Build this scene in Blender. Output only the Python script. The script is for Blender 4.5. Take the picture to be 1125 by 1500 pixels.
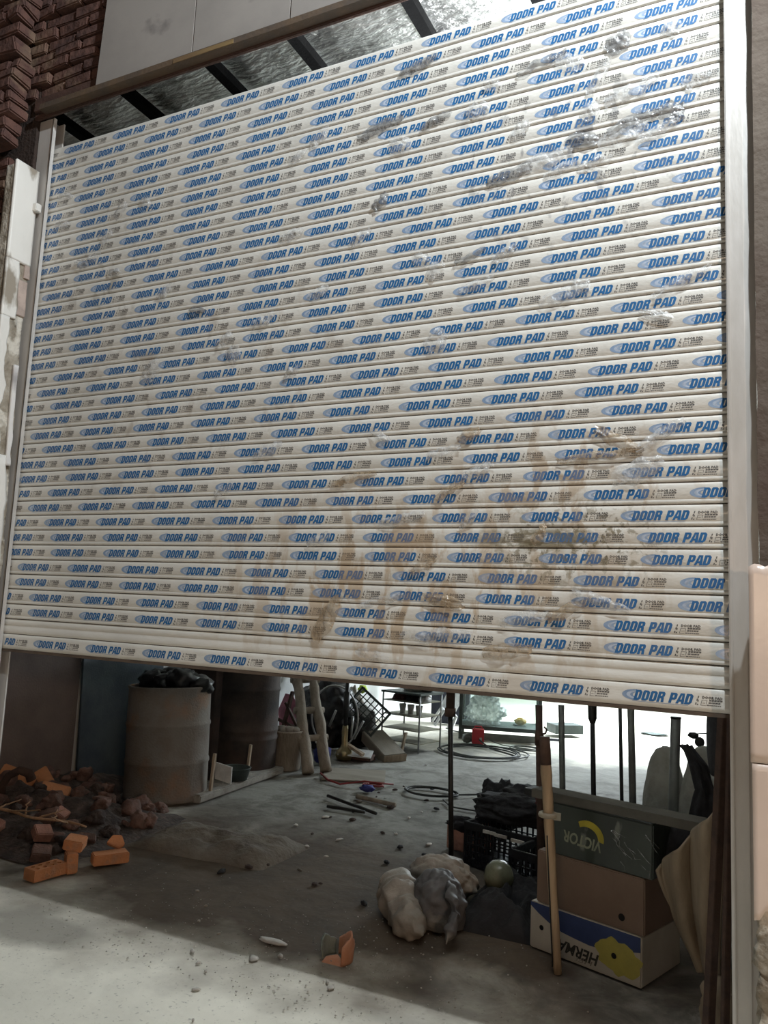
import bpy, bmesh, math, random
from mathutils import Vector, Matrix, noise
R = math.radians
random.seed(7)
for o in list(bpy.data.objects): bpy.data.objects.remove(o)
SC = bpy.context.scene
COL = SC.collection

# ------------------------------------------------------------------ camera
cam_d = bpy.data.cameras.new('camera'); cam = bpy.data.objects.new('camera', cam_d); COL.objects.link(cam)
rx = Vector((0.89750885, 0.43859781, 0.04593276)); up = Vector((0.01407212, -0.13258731, 0.99107143)); fw = Vector((-0.44077186, 0.88884901, 0.12517028))
cam.matrix_world = Matrix(((rx.x, up.x, -fw.x, 0.1280), (rx.y, up.y, -fw.y, -2.7876), (rx.z, up.z, -fw.z, 1.6), (0, 0, 0, 1)))
cam_d.sensor_fit = 'VERTICAL'; cam_d.sensor_height = 36; cam_d.lens = 27.70
cam_d.clip_start = 0.05
SC.camera = cam

# ------------------------------------------------------------------ light
SC.view_settings.view_transform = 'Standard'; SC.view_settings.look = 'None'
SC.view_settings.exposure = 0.0; SC.view_settings.gamma = 1.0; SC.view_settings.use_curve_mapping = False
w = bpy.data.worlds.new('night'); SC.world = w; w.use_nodes = True
bg = w.node_tree.nodes['Background']; bg.inputs[0].default_value = (0.54, 0.55, 0.58, 1); bg.inputs[1].default_value = 0.048

def lamp(name, kind, loc, power, col, size=0.1, target=None, spot=None, blend=0.5, sy=None):
    d = bpy.data.lights.new(name, kind); o = bpy.data.objects.new(name, d); COL.objects.link(o)
    o.location = loc; d.energy = power; d.color = col
    if kind == 'AREA':
        d.size = size
        if sy: d.shape = 'RECTANGLE'; d.size_y = sy
    else: d.shadow_soft_size = size
    if kind == 'SPOT': d.spot_size = R(spot); d.spot_blend = blend
    if target is not None:
        o.rotation_euler = (Vector(target) - Vector(loc)).to_track_quat('-Z', 'Y').to_euler()
    return o
# floodlight high on the right of the door, outside
lamp('floodlight', 'POINT', (0.66, -1.42, 5.42), 680, (0.88, 0.96, 1.0), 0.05)
# warm street lamp behind the camera
lamp('street_lamp', 'POINT', (3.7, -5.2, 2.35), 290, (1.0, 0.70, 0.48), 0.12)
lamp('yard_lamp', 'POINT', (-0.15, -8.2, 1.9), 115, (1.0, 0.74, 0.52), 0.12)
# white fluorescent light deep inside the workshop
lamp('workshop_light', 'AREA', (-1.7, 9.8, 2.5), 620, (0.84, 0.94, 1.0), 2.2, (-1.7, 9.8, 0), sy=1.4)
lamp('foil_fill_spot', 'SPOT', (-0.60, 1.10, 3.2), 950, (0.92, 0.96, 1.0), 0.06, (-1.05, 0.25, 4.45), spot=80, blend=0.9)  # added unseen spot that brightens the ceiling foil

# ------------------------------------------------------------------ materials
def nd(nt, t, **k):
    n = nt.nodes.new(t)
    for a, b in k.items(): setattr(n, a, b)
    return n
def rgb(c): return (c[0], c[1], c[2], 1)
def M(name, base, rough=0.65, metal=0.0, col2=None, scale=6.0, thr=(0.4, 0.65), bump=0.15, bscale=60.0, coat=0.0, detail=6.0, stretch=(1, 1, 1), spec=0.5, col3=None, s3=2.0, thr3=(0.5, 0.7)):
    m = bpy.data.materials.new(name); m.use_nodes = True; nt = m.node_tree; L = nt.links
    b = nt.nodes['Principled BSDF']
    b.inputs['Roughness'].default_value = rough; b.inputs['Metallic'].default_value = metal
    b.inputs['Specular IOR Level'].default_value = spec
    if coat: b.inputs['Coat Weight'].default_value = coat; b.inputs['Coat Roughness'].default_value = 0.12
    tc = nd(nt, 'ShaderNodeTexCoord'); mp = nd(nt, 'ShaderNodeMapping'); mp.inputs['Scale'].default_value = stretch
    L.new(tc.outputs['Object'], mp.inputs[0])
    col2 = col2 or tuple(c * 0.62 for c in base)
    nz = nd(nt, 'ShaderNodeTexNoise'); nz.inputs['Scale'].default_value = scale; nz.inputs['Detail'].default_value = detail; nz.inputs['Roughness'].default_value = 0.62
    L.new(mp.outputs[0], nz.inputs['Vector'])
    mr = nd(nt, 'ShaderNodeMapRange'); mr.inputs['From Min'].default_value = thr[0]; mr.inputs['From Max'].default_value = thr[1]
    L.new(nz.outputs['Fac'], mr.inputs['Value'])
    mx = nd(nt, 'ShaderNodeMix', data_type='RGBA'); mx.inputs['A'].default_value = rgb(base); mx.inputs['B'].default_value = rgb(col2)
    L.new(mr.outputs[0], mx.inputs['Factor']); out = mx.outputs['Result']
    if col3:
        n3 = nd(nt, 'ShaderNodeTexNoise'); n3.inputs['Scale'].default_value = s3; n3.inputs['Detail'].default_value = 8
        L.new(mp.outputs[0], n3.inputs['Vector'])
        m3 = nd(nt, 'ShaderNodeMapRange'); m3.inputs['From Min'].default_value = thr3[0]; m3.inputs['From Max'].default_value = thr3[1]
        L.new(n3.outputs['Fac'], m3.inputs['Value'])
        x3 = nd(nt, 'ShaderNodeMix', data_type='RGBA'); L.new(out, x3.inputs['A']); x3.inputs['B'].default_value = rgb(col3)
        L.new(m3.outputs[0], x3.inputs['Factor']); out = x3.outputs['Result']
    L.new(out, b.inputs['Base Color'])
    if bump:
        bz = nd(nt, 'ShaderNodeTexNoise'); bz.inputs['Scale'].default_value = bscale; bz.inputs['Detail'].default_value = 5
        L.new(mp.outputs[0], bz.inputs['Vector'])
        bp = nd(nt, 'ShaderNodeBump'); bp.inputs['Strength'].default_value = bump; bp.inputs['Distance'].default_value = 0.02
        L.new(bz.outputs['Fac'], bp.inputs['Height']); L.new(bp.outputs[0], b.inputs['Normal'])
    m['bsdf'] = b.name
    return m

def slat_material(name, base, printed=False):
    """white lacquered slat under clear film: grime, a mud splash, tan glue stains, painted film shadows; object space = shutter space"""
    m = M(name, base, rough=0.42, col2=tuple(c * 0.86 for c in base), scale=3.0, thr=(0.45, 0.75), bump=0.10, bscale=34, coat=0.35, stretch=(1, 1, 2.2))
    return stain_and_shade(m)
def stain_and_shade(m, k_=1.0):
    nt = m.node_tree; L = nt.links; b = nt.nodes['Principled BSDF']
    tc = next(n for n in nt.nodes if n.type == 'TEX_COORD')
    cur = b.inputs['Base Color'].links[0].from_socket
    def blob(cx, cz, rx_, rz_, scale, lo, hi, col, cur, strx=1.0, edge=(0.35, 1.0), amount=1.0, rot=0.0):
        mp = nd(nt, 'ShaderNodeMapping', vector_type='TEXTURE')
        mp.inputs['Location'].default_value = (cx + 1.665, 0, cz - 1.327); mp.inputs['Scale'].default_value = (rx_, 10, rz_); mp.inputs['Rotation'].default_value = (0, rot, 0)
        L.new(tc.outputs['Object'], mp.inputs[0])
        ln = nd(nt, 'ShaderNodeVectorMath', operation='LENGTH'); L.new(mp.outputs[0], ln.inputs[0])
        fr = nd(nt, 'ShaderNodeMapRange'); fr.inputs['From Min'].default_value = edge[1]; fr.inputs['From Max'].default_value = edge[0]
        L.new(ln.outputs['Value'], fr.inputs['Value'])
        m2 = nd(nt, 'ShaderNodeMapping'); m2.inputs['Scale'].default_value = (strx, 1, 1); m2.inputs['Rotation'].default_value = (0, 0.5, 0)
        L.new(tc.outputs['Object'], m2.inputs[0])
        nz = nd(nt, 'ShaderNodeTexNoise'); nz.inputs['Scale'].default_value = scale; nz.inputs['Detail'].default_value = 7; nz.inputs['Roughness'].default_value = 0.6; nz.inputs['Distortion'].default_value = 0.4
        L.new(m2.outputs[0], nz.inputs['Vector'])
        th = nd(nt, 'ShaderNodeMapRange'); th.inputs['From Min'].default_value = lo; th.inputs['From Max'].default_value = hi; th.inputs['To Max'].default_value = amount * k_
        L.new(nz.outputs['Fac'], th.inputs['Value'])
        mu = nd(nt, 'ShaderNodeMath', operation='MULTIPLY'); L.new(fr.outputs[0], mu.inputs[0]); L.new(th.outputs[0], mu.inputs[1])
        mx = nd(nt, 'ShaderNodeMix', data_type='RGBA'); L.new(cur, mx.inputs['A']); mx.inputs['B'].default_value = rgb(col); L.new(mu.outputs[0], mx.inputs['Factor'])
        return mx.outputs['Result']
    # tan streaks of old glue and rain-washed dust, and painted film shadows
    cur = blob(-1.15, 1.70, 1.15, 0.50, 4.2, 0.50, 0.58, (0.43, 0.31, 0.19), cur, strx=2.4, amount=0.75)
    cur = blob(-0.55, 2.02, 0.55, 0.42, 6.0, 0.52, 0.58, (0.40, 0.30, 0.20), cur, strx=1.6, amount=0.7)
    cur = blob(-2.2, 2.55, 1.3, 0.8, 5.0, 0.56, 0.66, (0.30, 0.24, 0.18), cur, strx=1.5, amount=0.45)
    cur = blob(-0.55, 3.35, 0.75, 0.5, 9.0, 0.57, 0.63, (0.20, 0.20, 0.21), cur, strx=1.4, amount=0.65)  # shadows of the wrinkled film at upper right, painted into the colour
    cur = blob(-2.85, 3.3, 0.55, 0.5, 8.0, 0.56, 0.64, (0.22, 0.19, 0.15), cur, strx=1.4, amount=0.5)
    # mud splash
    cur = blob(-0.62, 1.885, 0.30, 0.060, 26.0, 0.42, 0.52, (0.20, 0.17, 0.11), cur, strx=0.6, amount=0.92)
    cur = blob(-0.50, 1.87, 0.42, 0.19, 38.0, 0.52, 0.60, (0.19, 0.16, 0.10), cur, amount=0.9)
    L.new(cur, b.inputs['Base Color'])
    return m

MT = {}
MT['slat'] = slat_material('shutter_white', (0.69, 0.675, 0.632))
MT['ink'] = M('print_blue', (0.010, 0.105, 0.28), 0.45, col2=(0.015, 0.13, 0.33), scale=30, bump=0, coat=0.3)
MT['swoosh'] = M('print_pale_blue', (0.20, 0.29, 0.44), 0.45, col2=(0.28, 0.36, 0.48), scale=40, bump=0, coat=0.3)
MT['swoosh2'] = M('print_pale_grey_blue', (0.45, 0.52, 0.64), 0.45, scale=40, bump=0, coat=0.3)
MT['grey_ink'] = M('print_grey', (0.12, 0.115, 0.11), 0.5, scale=40, bump=0)
for k_ in ('ink', 'swoosh', 'swoosh2', 'grey_ink'): stain_and_shade(MT[k_], 0.38)
MT['gap'] = M('seam_dark', (0.09, 0.075, 0.065), 0.8, bump=0)
MT['guide'] = M('guide_aluminium', (0.60, 0.58, 0.56), 0.42, 0.25, col2=(0.48, 0.46, 0.43), scale=5, bump=0.05, stretch=(1, 1, .3))
MT['seal'] = M('bottom_seal_brown', (0.10, 0.07, 0.05), 0.8)
MT['fascia'] = M('dull_marble', (0.33, 0.305, 0.285), 0.4, col2=(0.28, 0.26, 0.245), scale=2.5, bump=0.02, col3=(0.17, 0.155, 0.15), s3=3.2, thr3=(0.64, 0.72))
MT['marble'] = M('white_marble', (0.70, 0.68, 0.66), 0.28, col2=(0.60, 0.58, 0.57), scale=2.5, bump=0.02, spec=0.4, col3=(0.36, 0.34, 0.34), s3=3.2, thr3=(0.66, 0.74))
MT['marble_dirty'] = M('dirty_white_marble', (0.74, 0.72, 0.68), 0.45, col2=(0.66, 0.64, 0.60), scale=4, bump=0.06, col3=(0.30, 0.26, 0.21), s3=5.5, thr3=(0.60, 0.66), stretch=(1, 1, .5))
MT['plaster_raw'] = M('broken_mortar', (0.38, 0.34, 0.28), 0.9, col2=(0.20, 0.165, 0.12), scale=9, bump=0.8, bscale=30, col3=(0.60, 0.56, 0.49), s3=7, thr3=(0.55, 0.62))
MT['pink_bare'] = M('bare_pinkish_adhesive', (0.48, 0.38, 0.33), 0.8, scale=8)
MT['pink_marble'] = M('pink_marble', (0.72, 0.58, 0.50), 0.22, col2=(0.66, 0.53, 0.45), scale=3, bump=0.02, col3=(0.52, 0.40, 0.34), s3=2.0, thr3=(0.68, 0.72))
MT['brick_wall'] = M('dark_brick', (0.115, 0.055, 0.042), 0.92, col2=(0.060, 0.030, 0.026), scale=9, bump=0.7, bscale=26, col3=(0.19, 0.125, 0.085), s3=4.0, thr3=(0.58, 0.70))
MT['mortar'] = M('dark_mortar', (0.045, 0.028, 0.022), 0.95, scale=8, bump=0.6)
MT['beam_brown'] = M('rusty_beam', (0.085, 0.045, 0.035), 0.75, col2=(0.05, 0.028, 0.022), scale=6, bump=0.2)
MT['beam_dull'] = M('dull_brown_lath', (0.115, 0.075, 0.045), 0.8, col2=(0.07, 0.055, 0.045), scale=5)
MT['wood_lath'] = M('yellow_lath', (0.24, 0.165, 0.07), 0.7, col2=(0.15, 0.095, 0.05), scale=6, stretch=(.4, 1, 3))
MT['rafter'] = M('black_rafter', (0.004, 0.004, 0.004), 0.95, spec=0.05)
MT['foil'] = M('silver_foil', (0.80, 0.80, 0.78), 0.30, 1.0, col2=(0.62, 0.62, 0.60), scale=7, bump=0.9, bscale=30, stretch=(.45, 1.2, 1))
MT['inner_brown'] = M('brown_render', (0.19, 0.15, 0.135), 0.9, col2=(0.15, 0.12, 0.11), scale=3, bump=0.2)
MT['inner_white'] = M('white_wall_paint', (0.70, 0.72, 0.72), 0.8, col2=(0.60, 0.62, 0.62), scale=2, bump=0.1)
MT['blue_sheet'] = M('blue_grey_steel', (0.085, 0.115, 0.135), 0.55, 0.2, col2=(0.055, 0.075, 0.10), scale=3)
MT['drum'] = M('rusted_drum', (0.20, 0.188, 0.168), 0.8, 0.0, col2=(0.17, 0.14, 0.115), scale=5, bump=0.3, col3=(0.26, 0.15, 0.085), s3=3.2, thr3=(0.55, 0.72))
MT['drum_dark'] = M('tarred_barrel', (0.060, 0.045, 0.038), 0.75, 0.1, col2=(0.022, 0.02, 0.018), scale=4, col3=(0.075, 0.045, 0.035), s3=2.5)
MT['black_plastic'] = M('black_plastic', (0.014, 0.015, 0.017), 0.38, scale=10, bump=0.4, bscale=14)
MT['black_cloth'] = M('black_cloth', (0.026, 0.027, 0.031), 0.9, scale=10, bump=0.6, bscale=30)
MT['black_metal'] = M('dark_steel', (0.040, 0.042, 0.042), 0.5, 0.6, col2=(0.028, 0.026, 0.024), scale=12)
MT['grey_steel'] = M('grey_green_steel', (0.155, 0.165, 0.150), 0.55, 0.4, col2=(0.105, 0.11, 0.10), scale=9)
MT['rust'] = M('rust_brown_steel', (0.095, 0.055, 0.04), 0.8, 0.2, col2=(0.055, 0.034, 0.028), scale=14)
MT['wood'] = M('grey_tan_wood', (0.42, 0.34, 0.25), 0.8, col2=(0.28, 0.22, 0.155), scale=14, stretch=(1, 1, .12), bump=0.3)
MT['log'] = M('dusty_log', (0.30, 0.265, 0.215), 0.85, col2=(0.20, 0.17, 0.135), scale=9, stretch=(1, 1, .3), bump=0.4)
MT['board'] = M('dusty_board', (0.27, 0.245, 0.20), 0.85, col2=(0.19, 0.165, 0.13), scale=5, stretch=(.3, 1, 1))
MT['dust_concrete'] = M('dusty_concrete', (0.34, 0.33, 0.30), 0.9, col2=(0.24, 0.225, 0.20), scale=8, bump=0.5, bscale=30)
MT['mortar_sack'] = M('earthy_sack', (0.17, 0.145, 0.115), 0.95, col2=(0.11, 0.092, 0.075), scale=5, bump=0.7, bscale=24, col3=(0.22, 0.205, 0.175), s3=2.5)
MT['clay'] = M('orange_clay', (0.62, 0.27, 0.12), 0.88, col2=(0.50, 0.22, 0.105), scale=11, bump=0.3, col3=(0.36, 0.25, 0.17), s3=6, thr3=(0.60, 0.74))
MT['clay_pink'] = M('pinkish_clay', (0.46, 0.23, 0.17), 0.9, col2=(0.30, 0.16, 0.125), scale=9, bump=0.4)
MT['clay_dark'] = M('sooty_clay', (0.20, 0.11, 0.085), 0.92, col2=(0.10, 0.065, 0.055), scale=8, bump=0.5)
MT['soot'] = M('soot_black_brick', (0.085, 0.062, 0.055), 0.95, col2=(0.05, 0.038, 0.035), scale=9, bump=0.7)
MT['soil'] = M('rubble_soil', (0.095, 0.072, 0.060), 0.95, col2=(0.042, 0.032, 0.03), scale=11, bump=1.0, bscale=28, col3=(0.14, 0.095, 0.08), s3=14, thr3=(0.60, 0.70))
MT['twig'] = M('pale_twig', (0.50, 0.30, 0.17), 0.85, scale=20)
MT['card'] = M('brown_cardboard', (0.245, 0.165, 0.12), 0.88, col2=(0.215, 0.14, 0.10), scale=4, bump=0.06)
MT['card_white'] = M('white_cardboard', (0.66, 0.60, 0.51), 0.75, col2=(0.56, 0.50, 0.42), scale=4, bump=0.05)
MT['card_blue'] = M('blue_carton_print', (0.045, 0.070, 0.19), 0.6, col2=(0.035, 0.055, 0.15), scale=6, bump=0.04)
MT['card_yellow'] = M('yellow_carton_print', (0.52, 0.44, 0.10), 0.6, col2=(0.44, 0.37, 0.09), scale=12, bump=0.03)
MT['card_ink'] = M('black_carton_print', (0.075, 0.07, 0.06), 0.7, bump=0)
MT['dark_green'] = M('dark_green_carton', (0.034, 0.046, 0.032), 0.42, col2=(0.024, 0.03, 0.024), scale=5, bump=0.25, bscale=12, coat=0.25, col3=(0.16, 0.17, 0.14), s3=9, thr3=(0.66, 0.70), stretch=(1, 1, .35))
MT['print_pale'] = M('pale_print', (0.34, 0.36, 0.25), 0.6, bump=0)
MT['print_yellow'] = M('yellow_print', (0.52, 0.42, 0.04), 0.6, bump=0)
MT['hole'] = M('hole_dark', (0.012, 0.010, 0.009), 0.9, bump=0)
MT['steel_beam'] = M('dusty_steel_beam', (0.15, 0.14, 0.12), 0.95, 0.0, spec=0.0, col2=(0.12, 0.115, 0.10), scale=6)
MT['sack'] = M('grey_woven_sack', (0.34, 0.34, 0.30), 0.85, col2=(0.24, 0.235, 0.20), scale=6, bump=0.5, bscale=22)
MT['sack_tan'] = M('tan_sackcloth', (0.33, 0.255, 0.175), 0.85, col2=(0.22, 0.165, 0.115), scale=5, bump=0.45, bscale=16, stretch=(1.5, 1.5, .6))
MT['bag_dark'] = M('dark_grey_bag', (0.13, 0.13, 0.135), 0.6, col2=(0.085, 0.085, 0.09), scale=5, bump=0.4, bscale=14, col3=(0.27, 0.26, 0.24), s3=3.5, thr3=(0.56, 0.66))
MT['sack_pale'] = M('pale_plastic_sack', (0.37, 0.33, 0.285), 0.5, col2=(0.25, 0.23, 0.20), scale=5, bump=0.6, bscale=15)
MT['pole_tan'] = M('tan_pole', (0.46, 0.345, 0.225), 0.8, col2=(0.26, 0.19, 0.12), scale=8, stretch=(1.5, 1.5, .15), bump=0.3)
MT['tape'] = M('pale_tape', (0.42, 0.38, 0.30), 0.5)
MT['red'] = M('red_paint', (0.55, 0.035, 0.05), 0.4, col2=(0.48, 0.03, 0.045), scale=6)
MT['white_plastic'] = M('white_plastic', (0.72, 0.73, 0.73), 0.4, bump=0.03)
MT['chrome'] = M('rack_metal', (0.40, 0.41, 0.41), 0.35, 0.7)
MT['shelf_sheet'] = M('khaki_shelf', (0.30, 0.29, 0.21), 0.7)
MT['crate_green'] = M('dark_green_plastic', (0.020, 0.034, 0.028), 0.5)
MT['crate_black'] = M('black_crate_plastic', (0.012, 0.014, 0.019), 0.5)
MT['dark_blue'] = M('dark_blue_panel', (0.030, 0.034, 0.055), 0.6)
MT['maroon'] = M('maroon_cloth', (0.085, 0.03, 0.035), 0.85)
MT['dark_red_net'] = M('dark_red_netting', (0.19, 0.035, 0.032), 0.85)
MT['pink'] = M('pink_card', (0.55, 0.22, 0.30), 0.7)
MT['blue_rag'] = M('blue_cloth', (0.035, 0.045, 0.22), 0.8)
MT['yellow'] = M('yellow_plastic', (0.70, 0.42, 0.06), 0.5)
MT['lime'] = M('lime_plastic', (0.52, 0.70, 0.06), 0.5)
MT['brass'] = M('brass', (0.32, 0.27, 0.15), 0.3, 0.8)
MT['cable_black'] = M('black_cable', (0.022, 0.026, 0.022), 0.6)
MT['cable_red'] = M('red_cable', (0.26, 0.03, 0.03), 0.6)
MT['frame_green'] = M('grey_green_frame', (0.065, 0.085, 0.08), 0.5, 0.3)
MT['paper'] = M('pale_paper', (0.66, 0.64, 0.60), 0.8)
MT['stone'] = M('pale_stone', (0.45, 0.42, 0.37), 0.9, scale=20)
MT['terracotta'] = M('terracotta', (0.55, 0.29, 0.19), 0.8, col2=(0.50, 0.22, 0.12), scale=10)
MT['glazed_grey'] = M('grey_green_glaze', (0.22, 0.25, 0.22), 0.35, scale=10)
MT['jar_glass_green'] = M('olive_jar', (0.17, 0.18, 0.12), 0.25, scale=9)
def film_mat(name, tint, trans):
    m = bpy.data.materials.new(name); m.use_nodes = True; nt = m.node_tree; L = nt.links
    b = nt.nodes['Principled BSDF']; b.inputs['Base Color'].default_value = rgb(tint); b.inputs['Roughness'].default_value = 0.16; b.inputs['Specular IOR Level'].default_value = 0.9
    tr = nd(nt, 'ShaderNodeBsdfTransparent'); mx = nd(nt, 'ShaderNodeMixShader'); out = nt.nodes['Material Output']
    tc = nd(nt, 'ShaderNodeTexCoord'); nz = nd(nt, 'ShaderNodeTexNoise'); nz.inputs['Scale'].default_value = 30; nz.inputs['Detail'].default_value = 5
    L.new(tc.outputs['Object'], nz.inputs['Vector'])
    mr = nd(nt, 'ShaderNodeMapRange'); mr.inputs['From Min'].default_value = 0.35; mr.inputs['From Max'].default_value = 0.65; mr.inputs['To Min'].default_value = trans - 0.22; mr.inputs['To Max'].default_value = min(1, trans + 0.22)
    L.new(nz.outputs['Fac'], mr.inputs['Value']); L.new(mr.outputs[0], mx.inputs[0])
    bp = nd(nt, 'ShaderNodeBump'); bp.inputs['Strength'].default_value = 0.85; bp.inputs['Distance'].default_value = 0.02; L.new(nz.outputs['Fac'], bp.inputs['Height']); L.new(bp.outputs[0], b.inputs['Normal'])
    L.new(b.outputs[0], mx.inputs[1]); L.new(tr.outputs[0], mx.inputs[2]); L.new(mx.outputs[0], out.inputs[0])
    return m
MT['film'] = film_mat('clear_film', (0.62, 0.62, 0.62), 0.66)
MT['film_tan'] = film_mat('stained_film', (0.42, 0.32, 0.21), 0.48)
MT['film_shaded'] = film_mat('shaded_film', (0.20, 0.20, 0.205), 0.45)  # darker copy of the clear film, shade of the wrinkles put into its tint
MT['bag_film'] = film_mat('clear_bag', (0.75, 0.77, 0.76), 0.35)
def glass_mat():
    m = bpy.data.materials.new('showcase_glass'); m.use_nodes = True; nt = m.node_tree; L = nt.links
    b = nt.nodes['Principled BSDF']; b.inputs['Base Color'].default_value = (0.75, 0.85, 0.82, 1); b.inputs['Roughness'].default_value = 0.05
    tr = nd(nt, 'ShaderNodeBsdfTransparent'); tr.inputs[0].default_value = (0.86, 0.93, 0.91, 1); mx = nd(nt, 'ShaderNodeMixShader'); mx.inputs[0].default_value = 0.88
    L.new(b.outputs[0], mx.inputs[1]); L.new(tr.outputs[0], mx.inputs[2]); L.new(mx.outputs[0], nt.nodes['Material Output'].inputs[0])
    return m
MT['glass'] = glass_mat()

def floor_material():
    m = M('concrete_floor', (0.80, 0.765, 0.66), 0.86, col2=(0.68, 0.65, 0.56), scale=1.6, thr=(0.40, 0.70), bump=0.55, bscale=9, detail=10, col3=(0.56, 0.53, 0.465), s3=1.1, thr3=(0.62, 0.72))
    nt = m.node_tree; L = nt.links; b = nt.nodes['Principled BSDF']; tc = next(n for n in nt.nodes if n.type == 'TEX_COORD')
    cur = b.inputs['Base Color'].links[0].from_socket
    def zone(cx, cy, rx_, ry_, col, cur, amount, edge=(0.6, 1.15), ns=2.0, na=0.5):
        mp = nd(nt, 'ShaderNodeMapping', vector_type='TEXTURE'); mp.inputs['Location'].default_value = (cx, cy, 0); mp.inputs['Scale'].default_value = (rx_, ry_, 1)
        L.new(tc.outputs['Object'], mp.inputs[0])
        ln = nd(nt, 'ShaderNodeVectorMath', operation='LENGTH'); L.new(mp.outputs[0], ln.inputs[0])
        nz = nd(nt, 'ShaderNodeTexNoise'); nz.inputs['Scale'].default_value = ns; nz.inputs['Detail'].default_value = 8; L.new(tc.outputs['Object'], nz.inputs['Vector'])
        ma = nd(nt, 'ShaderNodeMath', operation='MULTIPLY_ADD'); L.new(nz.outputs['Fac'], ma.inputs[0]); ma.inputs[1].default_value = na * 2; L.new(ln.outputs['Value'], ma.inputs[2])
        fr = nd(nt, 'ShaderNodeMapRange'); fr.inputs['From Min'].default_value = edge[1] + na; fr.inputs['From Max'].default_value = edge[0] + na; fr.inputs['To Max'].default_value = amount
        L.new(ma.outputs[0], fr.inputs['Value'])
        mx = nd(nt, 'ShaderNodeMix', data_type='RGBA'); L.new(cur, mx.inputs['A']); mx.inputs['B'].default_value = rgb(col); L.new(fr.outputs[0], mx.inputs['Factor'])
        return mx.outputs['Result']
    cur = zone(-1.9, 4.0, 4.5, 3.0, (0.27, 0.27, 0.245), cur, 1.0, edge=(0.75, 1.15))
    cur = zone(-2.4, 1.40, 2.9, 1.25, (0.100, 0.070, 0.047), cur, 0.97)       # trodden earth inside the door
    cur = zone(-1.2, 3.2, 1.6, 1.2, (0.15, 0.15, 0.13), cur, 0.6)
    cur = zone(-3.12, 0.16, 0.38, 0.20, (0.30, 0.28, 0.24), cur, 0.9, ns=4, na=0.5)  # damp patch outside
    cur = zone(-0.9, 0.25, 0.5, 0.14, (0.25, 0.235, 0.21), cur, 0.5, ns=5)
    # trampled dirt and dust streaks inside the doorway
    gz = nd(nt, 'ShaderNodeTexNoise'); gz.inputs['Scale'].default_value = 3.2; gz.inputs['Detail'].default_value = 12; gz.inputs['Roughness'].default_value = 0.72; gz.inputs['Distortion'].default_value = 0.6; L.new(tc.outputs['Object'], gz.inputs['Vector'])
    gm = nd(nt, 'ShaderNodeMapRange'); gm.inputs['From Min'].default_value = 0.44; gm.inputs['From Max'].default_value = 0.60; L.new(gz.outputs['Fac'], gm.inputs['Value'])
    sx = nd(nt, 'ShaderNodeSeparateXYZ'); L.new(tc.outputs['Object'], sx.inputs[0])
    ym = nd(nt, 'ShaderNodeMapRange'); ym.inputs['From Min'].default_value = 0.25; ym.inputs['From Max'].default_value = 0.9; ym.inputs['To Max'].default_value = 0.62; L.new(sx.outputs['Y'], ym.inputs['Value'])
    y2 = nd(nt, 'ShaderNodeMapRange'); y2.inputs['From Min'].default_value = 7.0; y2.inputs['From Max'].default_value = 5.0; L.new(sx.outputs['Y'], y2.inputs['Value'])
    gq = nd(nt, 'ShaderNodeMath', operation='MULTIPLY'); L.new(gm.outputs[0], gq.inputs[0]); L.new(ym.outputs[0], gq.inputs[1])
    gr_ = nd(nt, 'ShaderNodeMath', operation='MULTIPLY'); L.new(gq.outputs[0], gr_.inputs[0]); L.new(y2.outputs[0], gr_.inputs[1])
    gx = nd(nt, 'ShaderNodeMix', data_type='RGBA'); L.new(cur, gx.inputs['A']); gx.inputs['B'].default_value = (0.058, 0.047, 0.037, 1); L.new(gr_.outputs[0], gx.inputs['Factor']); cur = gx.outputs['Result']
    # grit speckles
    vz = nd(nt, 'ShaderNodeTexNoise'); vz.inputs['Scale'].default_value = 55; vz.inputs['Detail'].default_value = 3; L.new(tc.outputs['Object'], vz.inputs['Vector'])
    mr = nd(nt, 'ShaderNodeMapRange'); mr.inputs['From Min'].default_value = 0.62; mr.inputs['From Max'].default_value = 0.72; mr.inputs['To Max'].default_value = 0.45; L.new(vz.outputs['Fac'], mr.inputs['Value'])
    mx = nd(nt, 'ShaderNodeMix', data_type='RGBA'); L.new(cur, mx.inputs['A']); mx.inputs['B'].default_value = (0.16, 0.145, 0.125, 1); L.new(mr.outputs[0], mx.inputs['Factor'])
    L.new(mx.outputs['Result'], b.inputs['Base Color'])
    return m
MT['floor'] = floor_material()

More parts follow.
